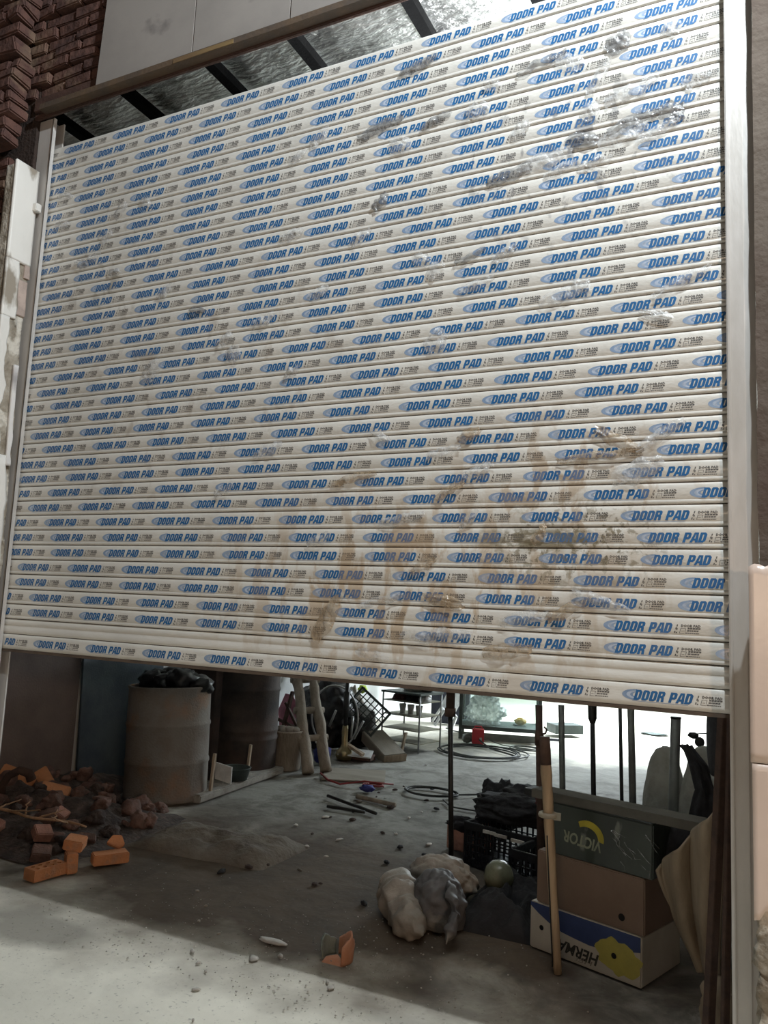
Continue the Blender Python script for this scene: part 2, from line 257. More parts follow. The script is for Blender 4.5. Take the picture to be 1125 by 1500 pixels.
# ------------------------------------------------------------------ mesh helpers
class MB:
    def __init__(s): s.v = []; s.f = []; s.m = []; s.sm = []
    def add(s, vs, fs, mi=0, smooth=False):
        n = len(s.v); s.v += [tuple(v) for v in vs]; s.f += [tuple(i + n for i in f) for f in fs]; s.m += [mi] * len(fs); s.sm += [smooth] * len(fs); return s
    def box(s, c, d, mi=0, rot=None):
        x, y, z = d[0] / 2, d[1] / 2, d[2] / 2
        vs = [Vector((a * x, b * y, e * z)) for e in (-1, 1) for b in (-1, 1) for a in (-1, 1)]
        if rot is not None: vs = [rot @ v for v in vs]
        c = Vector(c)
        return s.add([v + c for v in vs], [(0, 2, 3, 1), (4, 5, 7, 6), (0, 1, 5, 4), (2, 6, 7, 3), (0, 4, 6, 2), (1, 3, 7, 5)], mi)
    def bar(s, a, b, wx, wy, mi=0, roll=0.0):
        a, b = Vector(a), Vector(b); d = b - a
        rot = d.to_track_quat('Z', 'Y').to_matrix() @ Matrix.Rotation(roll, 3, 'Z')
        return s.box((a + b) / 2, (wx, wy, d.length), mi, rot)
    def tube(s, pts, rad, seg=10, mi=0, caps=True, closed=False):
        pts = [Vector(p) for p in pts]; n = len(pts); vs = []; fs = []
        if not isinstance(rad, (list, tuple)): rad = [rad] * n
        prev = None
        for i, p in enumerate(pts):
            t = (pts[(i + 1) % n] - pts[i - 1]) if closed else (pts[min(i + 1, n - 1)] - pts[max(i - 1, 0)])
            if t.length < 1e-9: t = Vector((0, 0, 1))
            t.normalize()
            if prev is None:
                a = Vector((0, 0, 1)) if abs(t.z) < 0.9 else Vector((1, 0, 0)); u = t.cross(a).normalized()
            else:
                u = prev - t * prev.dot(t)
                u = u.normalized() if u.length > 1e-6 else t.orthogonal().normalized()
            prev = u; v = t.cross(u)
            for k in range(seg):
                an = 2 * math.pi * k / seg; vs.append(p + (u * math.cos(an) + v * math.sin(an)) * rad[i])
        for i in range(n if closed else n - 1):
            j = (i + 1) % n
            for k in range(seg):
                k2 = (k + 1) % seg; fs.append((i * seg + k, i * seg + k2, j * seg + k2, j * seg + k))
        if caps and not closed:
            fs.append(tuple(range(seg - 1, -1, -1))); fs.append(tuple((n - 1) * seg + k for k in range(seg)))
        return s.add(vs, fs, mi, True)
    def lathe(s, prof, seg=32, c=(0, 0, 0), mi=0, jit=0.0, seed=0):
        vs = []; fs = []; c = Vector(c)
        for i, (r, z) in enumerate(prof):
            for k in range(seg):
                a = 2 * math.pi * k / seg; rr = r
                if jit: rr = r * (1 + jit * noise.noise(Vector((math.cos(a) * 2, math.sin(a) * 2, z * 4 + seed))))
                vs.append(c + Vector((rr * math.cos(a), rr * math.sin(a), z)))
        for i in range(len(prof) - 1):
            for k in range(seg):
                k2 = (k + 1) % seg; fs.append((i * seg + k, i * seg + k2, (i + 1) * seg + k2, (i + 1) * seg + k))
        return s.add(vs, fs, mi, True)
    def blob(s, c, rad, amp=0.15, freq=2.0, seed=0, sub=4, flat=None, mi=0, ridged=0.0, rot=None):
        bm = bmesh.new(); bmesh.ops.create_icosphere(bm, subdivisions=sub, radius=1.0); c = Vector(c)
        vs = []
        for v in bm.verts:
            n = v.co.normalized()
            d = 1 + amp * noise.fractal(n * freq + Vector((seed * 7.1, seed * 3.3, 0)), 1.0, 2.0, 4)
            if ridged: d += ridged * (abs(noise.noise(n * freq * 2.2 + Vector((seed, 0, 5)))) - 0.2)
            p = Vector((n.x * rad[0] * d, n.y * rad[1] * d, n.z * rad[2] * d))
            if rot is not None: p = rot @ p
            p += c
            if flat is not None and p.z < flat: p.z = flat
            vs.append(p)
        fs = [tuple(v.index for v in f.verts) for f in bm.faces]; bm.free()
        return s.add(vs, fs, mi, True)
    def grid(s, fn, nu, nv, mi=0, thick=0.0, smooth=True):
        """fn(u,v)->Vector; closed shell if thick"""
        P = [[Vector(fn(i / nu, j / nv)) for j in range(nv + 1)] for i in range(nu + 1)]
        idx = lambda i, j: i * (nv + 1) + j
        vs = [p for r in P for p in r]; fs = [(idx(i, j), idx(i + 1, j), idx(i + 1, j + 1), idx(i, j + 1)) for i in range(nu) for j in range(nv)]
        if thick:
            n = len(vs); off = []
            for i in range(nu + 1):
                for j in range(nv + 1):
                    a = P[min(i + 1, nu)][j] - P[max(i - 1, 0)][j]; b = P[i][min(j + 1, nv)] - P[i][max(j - 1, 0)]
                    nn = a.cross(b); nn = nn.normalized() if nn.length > 1e-9 else Vector((0, 0, 1)); off.append(P[i][j] - nn * thick)
            fs2 = [tuple(k + n for k in reversed(f)) for f in fs]; vs = vs + off; fs = fs + fs2
            bd = [idx(i, 0) for i in range(nu + 1)] + [idx(nu, j) for j in range(1, nv + 1)] + [idx(i, nv) for i in range(nu - 1, -1, -1)] + [idx(0, j) for j in range(nv - 1, 0, -1)]
            for a, b in zip(bd, bd[1:] + bd[:1]): fs.append((b, a, a + n, b + n))
        return s.add(vs, fs, mi, smooth)
    def prism(s, poly, o, ux, uy, depth, mi=0):
        """poly 2D outline in plane o+x*ux+y*uy, thickened by depth along the normal"""
        o, ux, uy = Vector(o), Vector(ux), Vector(uy); n = ux.cross(uy).normalized() * depth
        k = len(poly); A = [o + ux * x + uy * y for x, y in poly]; B = [p + n for p in A]
        return s.add(A + B, [tuple(range(k - 1, -1, -1)), tuple(range(k, 2 * k))] + [(i, (i + 1) % k, k + (i + 1) % k, k + i) for i in range(k)], mi)
    def build(s, name, mats, parent=None, off=None, bevel=0.0, jitter=0.0, fix=True, sharp=None):
        if not isinstance(mats, (list, tuple)): mats = [mats]
        me = bpy.data.meshes.new(name)
        vs = s.v if off is None else [(v[0] - off[0], v[1] - off[1], v[2] - off[2]) for v in s.v]
        me.from_pydata(vs, [], s.f)
        for m in mats: me.materials.append(MT[m] if isinstance(m, str) else m)
        me.polygons.foreach_set('material_index', s.m); me.polygons.foreach_set('use_smooth', s.sm)
        if fix or bevel or jitter:
            bm = bmesh.new(); bm.from_mesh(me)
            if fix: bmesh.ops.recalc_face_normals(bm, faces=bm.faces)
            if bevel: bmesh.ops.bevel(bm, geom=list(bm.edges), offset=bevel, segments=2, affect='EDGES', clamp_overlap=True)
            if jitter:
                for v in bm.verts: v.co += Vector((noise.noise(v.co * 9), noise.noise(v.co * 9 + Vector((5, 0, 0))), noise.noise(v.co * 9 + Vector((0, 5, 0))))) * jitter
            bm.to_mesh(me); bm.free()
        me.update()
        o = bpy.data.objects.new(name, me); COL.objects.link(o)
        if parent is not None: o.parent = parent
        return o

def tag(o, label, cat, group=None, kind=None):
    o['label'] = label; o['category'] = cat
    if group: o['group'] = group
    if kind: o['kind'] = kind
    return o
def thing(name, label, cat, loc, group=None, rz=0.0, rot=None):
    o = bpy.data.objects.new(name, None); COL.objects.link(o); o.location = loc; o.empty_display_size = 0.1
    o.rotation_euler = rot if rot else (0, 0, rz)
    return tag(o, label, cat, group)
def struct(name, mb, mat, **k):
    o = mb.build(name, mat, **k); o['kind'] = 'structure'; return o
def solo(name, mb, mat, label, cat, loc, group=None, **k):
    """one-mesh thing; mb in world coordinates, origin moved to loc"""
    o = mb.build(name, mat, off=loc, **k); o.location = loc
    return tag(o, label, cat, group)

def fill_loops(loops, extrude=0.0):
    """filled 2D outline with holes -> (verts, faces)"""
    c = bpy.data.curves.new('tmp', 'CURVE'); c.dimensions = '2D'; c.fill_mode = 'BOTH'; c.extrude = extrude
    for lp in loops:
        sp = c.splines.new('POLY'); sp.points.add(len(lp) - 1); sp.use_cyclic_u = True
        for p, q in zip(sp.points, lp): p.co = (q[0], q[1], 0, 1)
    o = bpy.data.objects.new('tmp', c); COL.objects.link(o)
    me = o.to_mesh(); vs = [tuple(v.co) for v in me.vertices]; fs = [tuple(p.vertices) for p in me.polygons]
    o.to_mesh_clear(); bpy.data.objects.remove(o); bpy.data.curves.remove(c)
    return vs, fs
def text_mesh(txt, size=1.0, shear=0.0, offset=0.0, space=1.0, res=2):
    c = bpy.data.curves.new('tmp', 'FONT'); c.body = txt; c.size = size; c.shear = shear; c.offset = offset; c.space_character = space; c.resolution_u = res; c.fill_mode = 'BOTH'
    o = bpy.data.objects.new('tmp', c); COL.objects.link(o)
    bpy.context.view_layer.update()
    me = o.to_mesh(); vs = [(v.co.x, v.co.y) for v in me.vertices]; fs = [tuple(p.vertices) for p in me.polygons]
    o.to_mesh_clear(); bpy.data.objects.remove(o); bpy.data.curves.remove(c)
    return vs, fs

# ------------------------------------------------------------------ setting
def brick_panel(x0, x1, z0, z1, y, seed, h=0.068, L=0.215, depth=0.06, j=0.014, rough=0.012):
    """courses of worn bricks standing proud of a mortar bed, one mesh"""
    rnd = random.Random(seed); mb = MB()
    z = z0; r = 0
    while z < z1 - 0.02:
        x = x0 - (L / 2 if r % 2 else 0) - rnd.uniform(0, .03)
        while x < x1:
            l = L * rnd.uniform(.85, 1.08); a = max(x, x0); b = min(x + l - 0.014, x1)
            if b - a > 0.03:
                dy = rnd.uniform(-j, j); hh = min(h, z1 - z) - 0.012
                rot = Matrix.Rotation(rnd.uniform(-.03, .03), 3, 'Z') @ Matrix.Rotation(rnd.uniform(-.05, .05), 3, 'X')
                mb.box(((a + b) / 2, y + depth / 2 + dy, z + hh / 2), (b - a, depth, hh), 0, rot)
            x += l
        z += h; r += 1
    return mb

fl = MB()
xs = [-14 + i * 0.35 for i in range(53)]; ys = [-7 + i * 0.35 for i in range(62)]
def fz(x, y): return 0.006 * noise.noise(Vector((x * 1.7, y * 1.7, 0))) - 0.008
fl.grid(lambda u, v: Vector((-9 + 12 * u, -7 + 21 * v, fz(-9 + 12 * u, -7 + 21 * v))), 120, 200)
struct('floor', fl, 'floor', fix=False)

# fascia over the door: marble tiles, lath, rusty beam
t = MB()
fx = [(-2.99, -2.36), (-2.352, -1.80), (-1.792, -1.2), (-1.192, -0.6), (-0.592, 0.1)]
for i, (a, b) in enumerate(fx):
    if i == 0: t.prism([(a - .0, 4.235), (b, 4.237), (b, 5.4), (a + .055, 5.4)], (0, -0.10, 0), (1, 0, 0), (0, 0, 1), -0.02)
    else: t.box(((a + b) / 2, -0.09, 4.82 + .0), (b - a, 0.02, 1.16 if i > 1 else 1.166))
struct('trim_1', t, 'fascia')
t = MB(); t.box((-1.9, -0.085, 4.217), (2.98, 0.05, 0.03)); struct('trim_2', t, 'beam_dull')
t = MB(); t.box((-2.28, -0.107, 4.214), (0.36, 0.012, 0.022)); struct('trim_4', t, 'wood_lath')
t = MB(); t.box((-1.68, -0.035, 4.27), (3.60, 0.075, 0.08)); t.box((-1.68, -0.052, 4.205), (3.6, 0.02, 0.03)); struct('trim_3', t, 'beam_brown', bevel=0.004)
struct('wall_front', brick_panel(-3.85, 0.3, 4.32, 5.9, -0.07, 3, depth=.06), 'brick_wall', bevel=0.006, jitter=0.012)
t = MB(); t.box((-1.8, -0.005, 5.15), (4.4, 0.02, 1.7)); struct('wall_lintel', t, 'mortar')
# left of the door: protruding brick pier above the marble post, brick below
pl = brick_panel(-4.6, -3.49, 4.02, 5.9, -0.22, 11, depth=.12, j=.022); pl2 = brick_panel(-4.6, -3.62, 0.0, 4.02, -0.10, 12, depth=.09)
pl.add(pl2.v, pl2.f); struct('wall_left', pl, 'brick_wall', bevel=0.008, jitter=0.02)
t = MB(); t.box((-4.05, -0.005, 2.95), (1.17, 0.10, 5.9)); struct('wall_left_core', t, 'mortar')
# right pier
MT['old_plaster'] = M('old_brown_plaster', (0.13, 0.105, 0.085), 0.92, col2=(0.075, 0.048, 0.038), scale=2.2, bump=0.5, bscale=20)
t = MB(); t.grid(lambda u, v: Vector((0.092 + .9 * u + .004 * noise.noise(Vector((v * 25, 0, 0))), -0.072 - .006 * noise.fractal(Vector((u * 6, v * 22, 0)), 1, 2, 3), 1.77 + 4.1 * v)), 20, 90); struct('wall_right', t, 'old_plaster')
t = MB(); t.box((0.60, 0.03, 2.95), (1.0, 0.10, 5.9)); t.box((0.605, -0.045, 3.85), (1.02, 0.04, 4.1)); struct('wall_right_core', t, 'mortar')
t = MB(); t.grid(lambda u, v: Vector((0.086 + .9 * u, -0.085 - .02 * noise.noise(Vector((u * 9, v * 16, 0))), 1.74 * v)), 30, 60, thick=-0.06); struct('wall_right_render', t, 'plaster_raw')

# interior shell
t = MB(); t.box((-5.30, 1.15, 2.2), (0.2, 2.2, 4.5)); struct('wall_inside_left', t, 'inner_brown')
t = MB(); t.box((-5.32, 7.7, 2.2), (0.2, 10.9, 4.5)); struct('wall_inside_far_left', t, 'inner_white')
t = MB(); t.box((-2.2, 13.2, 2.2), (6.4, 0.2, 4.5)); struct('wall_back', t, 'inner_white')
t = MB(); t.box((0.60, 6.65, 2.2), (0.2, 13.0, 4.5)); struct('wall_inside_right', t, 'inner_brown')
t = MB()
t.grid(lambda u, v: Vector((-5.3 + 6 * u, 0.0 + 2.2 * v, 4.47 + 0.020 * noise.fractal(Vector((u * 22, v * 9, 0)), 1, 2, 4))), 150, 70)
t.grid(lambda u, v: Vector((-5.3 + 6 * u, 2.2 + 11 * v, 4.47)), 4, 4); struct('ceiling', t, 'foil', fix=False)
for x in (-3.62, -3.06, -2.47, -1.96, -1.34, -0.79):
    t = MB(); t.box((x, 6.6, 4.405), (0.058, 13.1, 0.05))
    solo('rafter', t, 'rafter', {-1.96: 'black rafter crossing the silver foil, left of the two clearest ones', -1.34: 'black rafter crossing the silver foil, right of the two clearest ones', -2.47: 'black rafter over the darker foil, next left of the two clearest ones', -0.79: 'black rafter at the top edge of the picture, rightmost in the foil'}.get(x, 'black rafter lost in the dark foil by the left end' if x < -2.6 else 'black rafter over the right end of the shutter'), 'rafter', (x, 0.05, 4.38), 'rafters under the foil ceiling')

# ------------------------------------------------------------------ roller shutter
P = 0.075; ZT = 4.027; X0, X1 = -3.385, 0.030
RO = (-1.665, 0.0, 1.327)
shutter = thing('roller_shutter', 'white slatted roller shutter, half open, printed all over with blue lettering', 'shutter', RO)
PROF = [(0.0, 0.0), (0.012, -0.0050), (0.05, -0.0074), (0.15, -0.0094), (0.24, -0.0100), (0.735, -0.0112), (0.765, -0.0098), (0.79, -0.0098), (0.82, -0.0112), (0.90, -0.0110), (0.945, -0.0098), (0.968, -0.0060), (0.972, 0.0), (1.0, 0.0)]
def yface(v): return -0.0100 - (v - 0.24) / 0.495 * 0.0012

# the label, in metres: x from its left end, y up from the slat's middle
H = 0.0335
def letter(ch):
    if ch in 'DO':
        l = .0 if ch == 'D' else .12
        out = [(0, l), (l * .6, 0), (.50, 0), (.70, .16), (.70, .84), (.50, 1), (l * .6, 1), (0, 1 - l)] if ch == 'O' else [(0, 0), (.50, 0), (.70, .18), (.70, .82), (.50, 1), (0, 1)]
        return [out, [(.285, .20), (.285, .80), (.415, .80), (.415, .20)]]
    if ch == 'R': return [[(0, 0), (.27, 0), (.27, .36), (.40, .36), (.44, 0), (.72, 0), (.66, .42), (.60, .50), (.69, .60), (.69, .86), (.54, 1), (0, 1)], [(.27, .60), (.27, .80), (.42, .80), (.42, .60)]]
    if ch == 'P': return [[(0, 0), (.28, 0), (.28, .32), (.54, .32), (.70, .46), (.70, .86), (.54, 1), (0, 1)], [(.28, .54), (.28, .80), (.42, .80), (.42, .54)]]
    if ch == 'A': return [[(-.06, 0), (.20, 0), (.25, .20), (.45, .20), (.48, 0), (.76, 0), (.60, 1), (.18, 1)], [(.29, .40), (.35, .80), (.40, .80), (.43, .40)]]
def label_shapes():
    S = []   # (verts2d, faces, material index) ; 1 ink, 2 swoosh, 3 pale swoosh, 4 grey
    w = 0.0; adv = []
    for ch in 'DOOR PAD':
        adv.append(w); w += 0.42 if ch == ' ' else 0.775
    k = 0.182 / w
    for ch, a in zip('DOOR PAD', adv):
        if ch == ' ': continue
        vs, fs = fill_loops(letter(ch))
        S.append(([(0.043 + (x + a) * k + (y - .5) * H * .30, (y - .5) * H) for x, y, _ in vs], fs, 1))
    def half(rx_, ry_, cx, n=14): return [(cx - rx_ * math.sin(math.pi * i / n), ry_ * math.cos(math.pi * i / n)) for i in range(n + 1)]
    o1 = half(0.048, .0185, .050); i1 = half(0.036, .0135, .052)
    vs = o1 + i1; n = len(o1)
    S.append((vs, [(i, i + 1, n + i + 1, n + i) for i in range(n - 1)], 2))
    i2 = half(0.026, .0100, .054)
    S.append((i1 + i2, [(i, i + 1, n + i + 1, n + i) for i in range(n - 1)], 3))
    i3 = half(0.015, .0085, .052)
    S.append((i2 + i3, [(i, i + 1, n + i + 1, n + i) for i in range(n - 1)], 2))
    def rect(x0, x1, y0, y1, m, sh=.25): S.append(([(x0 + y0 * sh, y0), (x1 + y0 * sh, y0), (x1 + y1 * sh, y1), (x0 + y1 * sh, y1)], [(0, 1, 2, 3)], m))
    rect(.040, .214, -.0208, -.0193, 2)
    # small figure and outlined box
    for (a, b, c, d) in ((.236, .2395, .006, .013), (.2345, .238, -.003, .004), (.2385, .2415, -.006, .001), (.2335, .237, -.0155, -.008), (.239, .243, -.016, -.012)): rect(a, b, c, d, 4)
    for (a, b, c, d) in ((.250, .2515, -.016, .001), (.250, .266, -.016, -.0148), (.250, .266, -.0002, .001), (.2655, .267, -.010, .001), (.254, .262, -.009, -.0078)): rect(a, b, c, d, 4)
    vs, fs = text_mesh('DOOR PAD', 0.0115, 0.1, 0.0006, 1.02, 1)
    mxw = max(v[0] for v in vs); S.append(([(0.251 + x * (.061 / mxw), y * .95 + .0055) for x, y in vs], fs, 4))
    rnd = random.Random(5)
    for y0, y1, a in ((-.0016, .0036, .272), (-.0088, -.0044, .272), (-.0158, -.0128, .268)):
        x = a
        while x < .308:
            l = rnd.uniform(.003, .008); rect(x, min(x + l, .311), y0, y1, 4); x += l + .0012
    return S
LAB = label_shapes()
PERIOD = 0.3515
OFFS = {1: -2.934, 2: -3.060, 3: -3.117, 4: -3.120, 5: -3.171, 6: -3.121, 7: -3.138, 8: -3.128, 9: -3.167, 10: -3.102, 11: -3.116, 12: -2.986, 13: -3.053, 14: -3.024, 15: -3.099, 16: -3.101, 17: -3.057, 18: -3.193, 19: -3.302, 20: -3.194, 21: -3.271, 22: -3.317, 23: -3.222, 24: -3.060, 25: -3.034, 26: -3.149, 27: -3.280, 28: -3.152, 29: -3.098, 30: -3.085, 31: -3.311, 32: -3.318, 33: -3.206, 34: -3.204, 36: -3.142}
NX = 24
for k in range(1, 37):
    zt = ZT - (k - 1) * P; mb = MB(); prof = PROF
    if k == 35: prof = [(0, 0), (.012, -.005), (.10, -.009), (.33, -.0105), (.40, -.0075), (.50, -.0075), (.58, -.0105), (.80, -.011), (.93, -.0098), (.968, -.006), (.972, 0), (1, 0)]
    if k == 36: prof = [(0, .0), (.02, -.008), (.06, -.0112), (.24, -.0112), (.735, -.0112), (.97, -.0112), (.985, -.008), (1, .004)]
    n = len(prof); rr = random.Random(k)
    for i in range(NX + 1):
        x = X0 + (X1 - X0) * i / NX
        for v, y in prof: mb.v.append((x, y, zt - v * P))
    for i in range(NX):
        for j in range(n - 1):
            a = i * n + j; mb.f.append((a, a + 1, a + n + 1, a + n)); mb.m.append(5 if (j == n - 2 or (j == 0 and k not in (1,))) and k != 36 else 0); mb.sm.append(True)
    if k in OFFS:
        x = OFFS[k]; lift = 0.0005
        while x > X0 - .35: x -= PERIOD
        zc = zt - 0.5 * P
        while x < X1:
            for vs, fs, m in LAB:
                P3 = []
                ok = True
                for (a, b) in vs:
                    X = x + a
                    if X < X0 + .003 or X > X1 - .003: ok = False; break
                    v = 0.5 - b / P; y = yface(v) if k != 36 else -0.0112
                    P3.append((X, y - lift - (.0002 if m == 1 else 0), zc + b))
                if ok: mb.add(P3, fs, m)
            x += PERIOD
    mb.build('bottom_bar' if k == 36 else 'slat', ['slat', 'ink', 'swoosh', 'swoosh2', 'grey_ink', 'gap'], shutter, off=RO, fix=False)
mb = MB(); mb.box((-1.677, 0.004, 1.321), (3.41, 0.034, 0.012)); mb.build('bottom_seal', 'seal', shutter, off=RO)
mb = MB(); mb.tube([(X0 + .02, .150, 3.915), (X1 - .02, .150, 3.915)], .125, 32); mb.build('roll', 'slat', shutter, off=RO)

FILM = [(-1.18, 3.89, 0.152, 0.041, 15), (-0.91, 3.62, 0.052, 0.094, 80), (-0.85, 3.71, 0.035, 0.077, 75), (-0.65, 3.75, 0.169, 0.032, 15), (-0.54, 3.72, 0.061, 0.105, 70), (-0.43, 3.63, 0.122, 0.041, 60), (-0.36, 3.75, 0.081, 0.077, 40), (-0.17, 3.75, 0.052, 0.065, 60), (-0.31, 3.54, 0.17, 0.056, 18), (-0.3, 3.42, 0.169, 0.05, 15), (-0.34, 3.37, 0.153, 0.06, 10), (-0.22, 3.36, 0.135, 0.04, 25), (-0.17, 3.42, 0.062, 0.084, 60), (-0.09, 3.53, 0.077, 0.059, 20), (-0.46, 3.5, 0.065, 0.062, 45), (-0.49, 3.39, 0.054, 0.113, 75), (-0.57, 3.29, 0.109, 0.036, 20), (-0.63, 3.34, 0.176, 0.058, 10), (-0.77, 3.31, 0.152, 0.048, 15), (-0.73, 3.49, 0.084, 0.048, 40), (-0.44, 3.29, 0.107, 0.036, 10), (-1.35, 3.65, 0.185, 0.047, 12), (-2.82, 3.56, 0.088, 0.056, 45), (-2.65, 3.57, 0.072, 0.041, -30), (-3.23, 3.56, 0.038, 0.109, 80), (-3.06, 3.31, 0.037, 0.092, 80), (-2.82, 3.23, 0.029, 0.076, 85), (-2.99, 3.33, 0.111, 0.042, 20), (-2.27, 2.96, 0.027, 0.09, 80), (-2.52, 2.69, 0.103, 0.085, 50), (-2.04, 2.72, 0.072, 0.074, -45), (-2.1, 2.79, 0.085, 0.05, 30), (-1.72, 2.61, 0.075, 0.036, 20), (-1.77, 3.24, 0.109, 0.043, 15), (-1.65, 3.68, 0.096, 0.049, 35), (-1.76, 3.61, 0.084, 0.037, 30), (-1.07, 2.97, 0.075, 0.055, 50), (-1.13, 3.02, 0.047, 0.083, 70), (-1.05, 2.67, 0.085, 0.081, 40), (-0.89, 2.88, 0.124, 0.037, 15), (-0.92, 3.0, 0.113, 0.027, 20), (-0.78, 2.99, 0.094, 0.037, 25), (-0.55, 2.79, 0.16, 0.051, 12), (-0.48, 2.81, 0.068, 0.045, -30), (-0.22, 2.67, 0.03, 0.105, 72), (-0.14, 2.78, 0.175, 0.038, 25), (-1.28, 2.3, 0.087, 0.033, -30), (-1.0, 2.22, 0.122, 0.037, 15), (-0.9, 2.28, 0.082, 0.042, 25), (-0.86, 2.14, 0.109, 0.036, 20), (-0.35, 2.23, 0.151, 0.043, -30), (-0.21, 2.24, 0.158, 0.038, 32), (-0.41, 2.18, 0.254, 0.029, 6), (-0.28, 2.12, 0.149, 0.071, 20), (-1.07, 1.78, 0.099, 0.032, 30), (-1.24, 1.64, 0.168, 0.032, 15), (-0.98, 1.65, 0.038, 0.155, 78), (-1.27, 1.43, 0.034, 0.133, 82), (-1.48, 1.56, 0.174, 0.066, 60), (-0.67, 1.6, 0.154, 0.044, 12), (-0.52, 1.63, 0.126, 0.038, 30), (-1.01, 1.52, 0.243, 0.041, 4), (-0.73, 1.48, 0.155, 0.049, 10), (-0.89, 1.96, 0.081, 0.026, 45), (-0.62, 1.9, 0.067, 0.035, 50), (-1.54, 1.88, 0.1, 0.039, 20), (-1.39, 2.13, 0.176, 0.033, 10), (-1.17, 1.96, 0.169, 0.038, 12), (-0.97, 2.07, 0.11, 0.031, 30), (-1.82, 2.27, 0.125, 0.042, 20), (-2.04, 2.1, 0.095, 0.036, 30), (-0.4, 1.67, 0.173, 0.033, -20), (-1.09, 3.62, 0.119, 0.034, 20), (-1.25, 3.55, 0.061, 0.098, 70), (-1.42, 3.17, 0.092, 0.041, 30), (-1.33, 3.31, 0.073, 0.046, 50), (-1.61, 2.95, 0.093, 0.041, 25), (-1.89, 2.86, 0.109, 0.043, 20), (-2.48, 3.08, 0.083, 0.046, 30), (-2.9, 3.43, 0.088, 0.049, 40), (-3.23, 3.72, 0.031, 0.11, 80)]
for q, (x, z, a, b, an) in enumerate(FILM):
    c, s_ = math.cos(R(an)), math.sin(R(an)); rr = random.Random(q * 3 + 1)
    def fn(u, v):
        taper = 0.45 + 0.55 * math.sin(math.pi * min(1, max(0, u * .9 + .08)))
        p = (u - .5) * a * 1.2 + .012 * noise.noise(Vector((v * 3, q, 0))); r_ = (v - .5) * b * 1.15 * taper + .016 * noise.noise(Vector((u * 4, q, 3))) 
        y = -0.0155 - 0.013 * abs(noise.noise(Vector((u * 3.5 + q * 5, v * 2.2, q)))) - 0.016 * math.sin(math.pi * u) * math.sin(math.pi * v) * rr.uniform(.45, .6)
        return Vector((x + p * c - r_ * s_, y, z + p * s_ + r_ * c))
    mb = MB(); mb.grid(fn, 14, 8)
    up_ = z > 3.2 and x > -1.6
    mat = 'film_shaded' if (up_ and q % 3 == 0) or q in (28, 40) else ('film_tan' if (z < 2.3 and x > -1.7 and q % 2 == 0) else 'film')
    o = mb.build('film_tear', mat, shutter, off=RO, fix=False)

# guides
def guide(name, xa, xb, label, lipside, z1):
    g = thing(name, label, 'guide rail', ((xa + xb) / 2, -.03, 0)); off = g.location
    mb = MB(); mb.box(((xa + xb) / 2, -0.028, z1 / 2), (xb - xa, 0.018, z1)); mb.build('face_plate', 'guide', g, off=off, bevel=.002)
    xi = xb if lipside > 0 else xa
    mb = MB(); mb.box((xi - lipside * .004, -0.033, z1 / 2), (0.006 if lipside > 0 else 0.012, 0.020 if lipside > 0 else 0.030, z1)); mb.build('inner_lip', 'guide', g, off=off, bevel=.003)
    xo = xa if lipside > 0 else xb
    mb = MB(); mb.box((xo + lipside * .003, 0.0, z1 / 2), (0.006, 0.05, z1)); mb.build('side_flange', 'guide', g, off=off)
    mb = MB(); mb.box(((xa + xb) / 2, 0.031, z1 / 2), (xb - xa, 0.008, z1)); mb.build('back_plate', 'guide', g, off=off)
    return g
guide('shutter_guide', -3.462, -3.350, 'left aluminium guide rail of the shutter beside the damaged white post', 1, 4.19)
gr = guide('shutter_guide', 0.006, 0.058, 'right aluminium guide rail of the shutter beside the pink marble', -1, 4.6)
mb = MB(); mb.box((0.074, -0.022, 2.3), (0.036, 0.008, 4.6)); mb.build('mounting_flange', 'guide', gr, off=gr.location)

# marble clad post on the left
pt = thing('marble_post', 'broken white marble clad post in front of the left guide rail', 'post', (-3.5, -.14, 0))
of = pt.location
prof = [(0, 0.03), (1.8, 0.045), (2.6, 0.012), (3.3, 0.0), (3.86, -0.008)]
def wx(z):
    for (a, b), (c, d) in zip(prof, prof[1:]):
        if z <= c: return b + (d - b) * (z - a) / (c - a)
    return prof[-1][1]
mb = MB()
mb.grid(lambda u, v: Vector((-3.48 + (.066 + wx(3.85 * v)) * u, -0.195 + .004 * noise.noise(Vector((u * 4, v * 30, 0))), 3.85 * v)), 6, 60, thick=.10)
mb.build('front_face', 'plaster_raw', pt, off=of)
rnd = random.Random(4)
def sideface(z0, z1, y0, y1, dx, jag=.0, nu=10, nv=40, th=.02, seed=0):
    m_ = MB()
    def fn(u, v):
        z = z0 + (z1 - z0) * v; yy1 = y1 + jag * noise.fractal(Vector((z * 7, seed, 0)), 1, 2, 3)
        return Vector((-3.398 + wx(z) + dx, y0 + (yy1 - y0) * u, z))
    m_.grid(fn, nu, nv, thick=th); return m_
sideface(0, 3.84, -.192, -.06, -.008, .012, th=.06, seed=2).build('core', 'plaster_raw', pt, off=of)
sideface(3.33, 3.873, -.198, -.055, .006, 0).build('marble_slab', 'marble_dirty', pt, off=of, bevel=.002)
sideface(3.02, 3.33, -.198, -.118, .006, .012).build('marble_slab', 'marble_dirty', pt, off=of)
sideface(3.05, 3.24, -.112, -.062, .002, .004).build('bare_patch', 'pink_bare', pt, off=of)
sideface(3.26, 3.33, -.085, -.055, .004, .006).build('bare_patch', 'pink_bare', pt, off=of)
sideface(2.30, 3.02, -.198, -.150, .006, .022, seed=5).build('marble_slab', 'marble_dirty', pt, off=of)
sideface(2.25, 2.78, -.100, -.078, .014, .01, seed=8).build('marble_slab', 'marble', pt, off=of)
sideface(0.0, 2.30, -.198, -.085, .006, .016, seed=9).build('marble_slab', 'marble_dirty', pt, off=of)
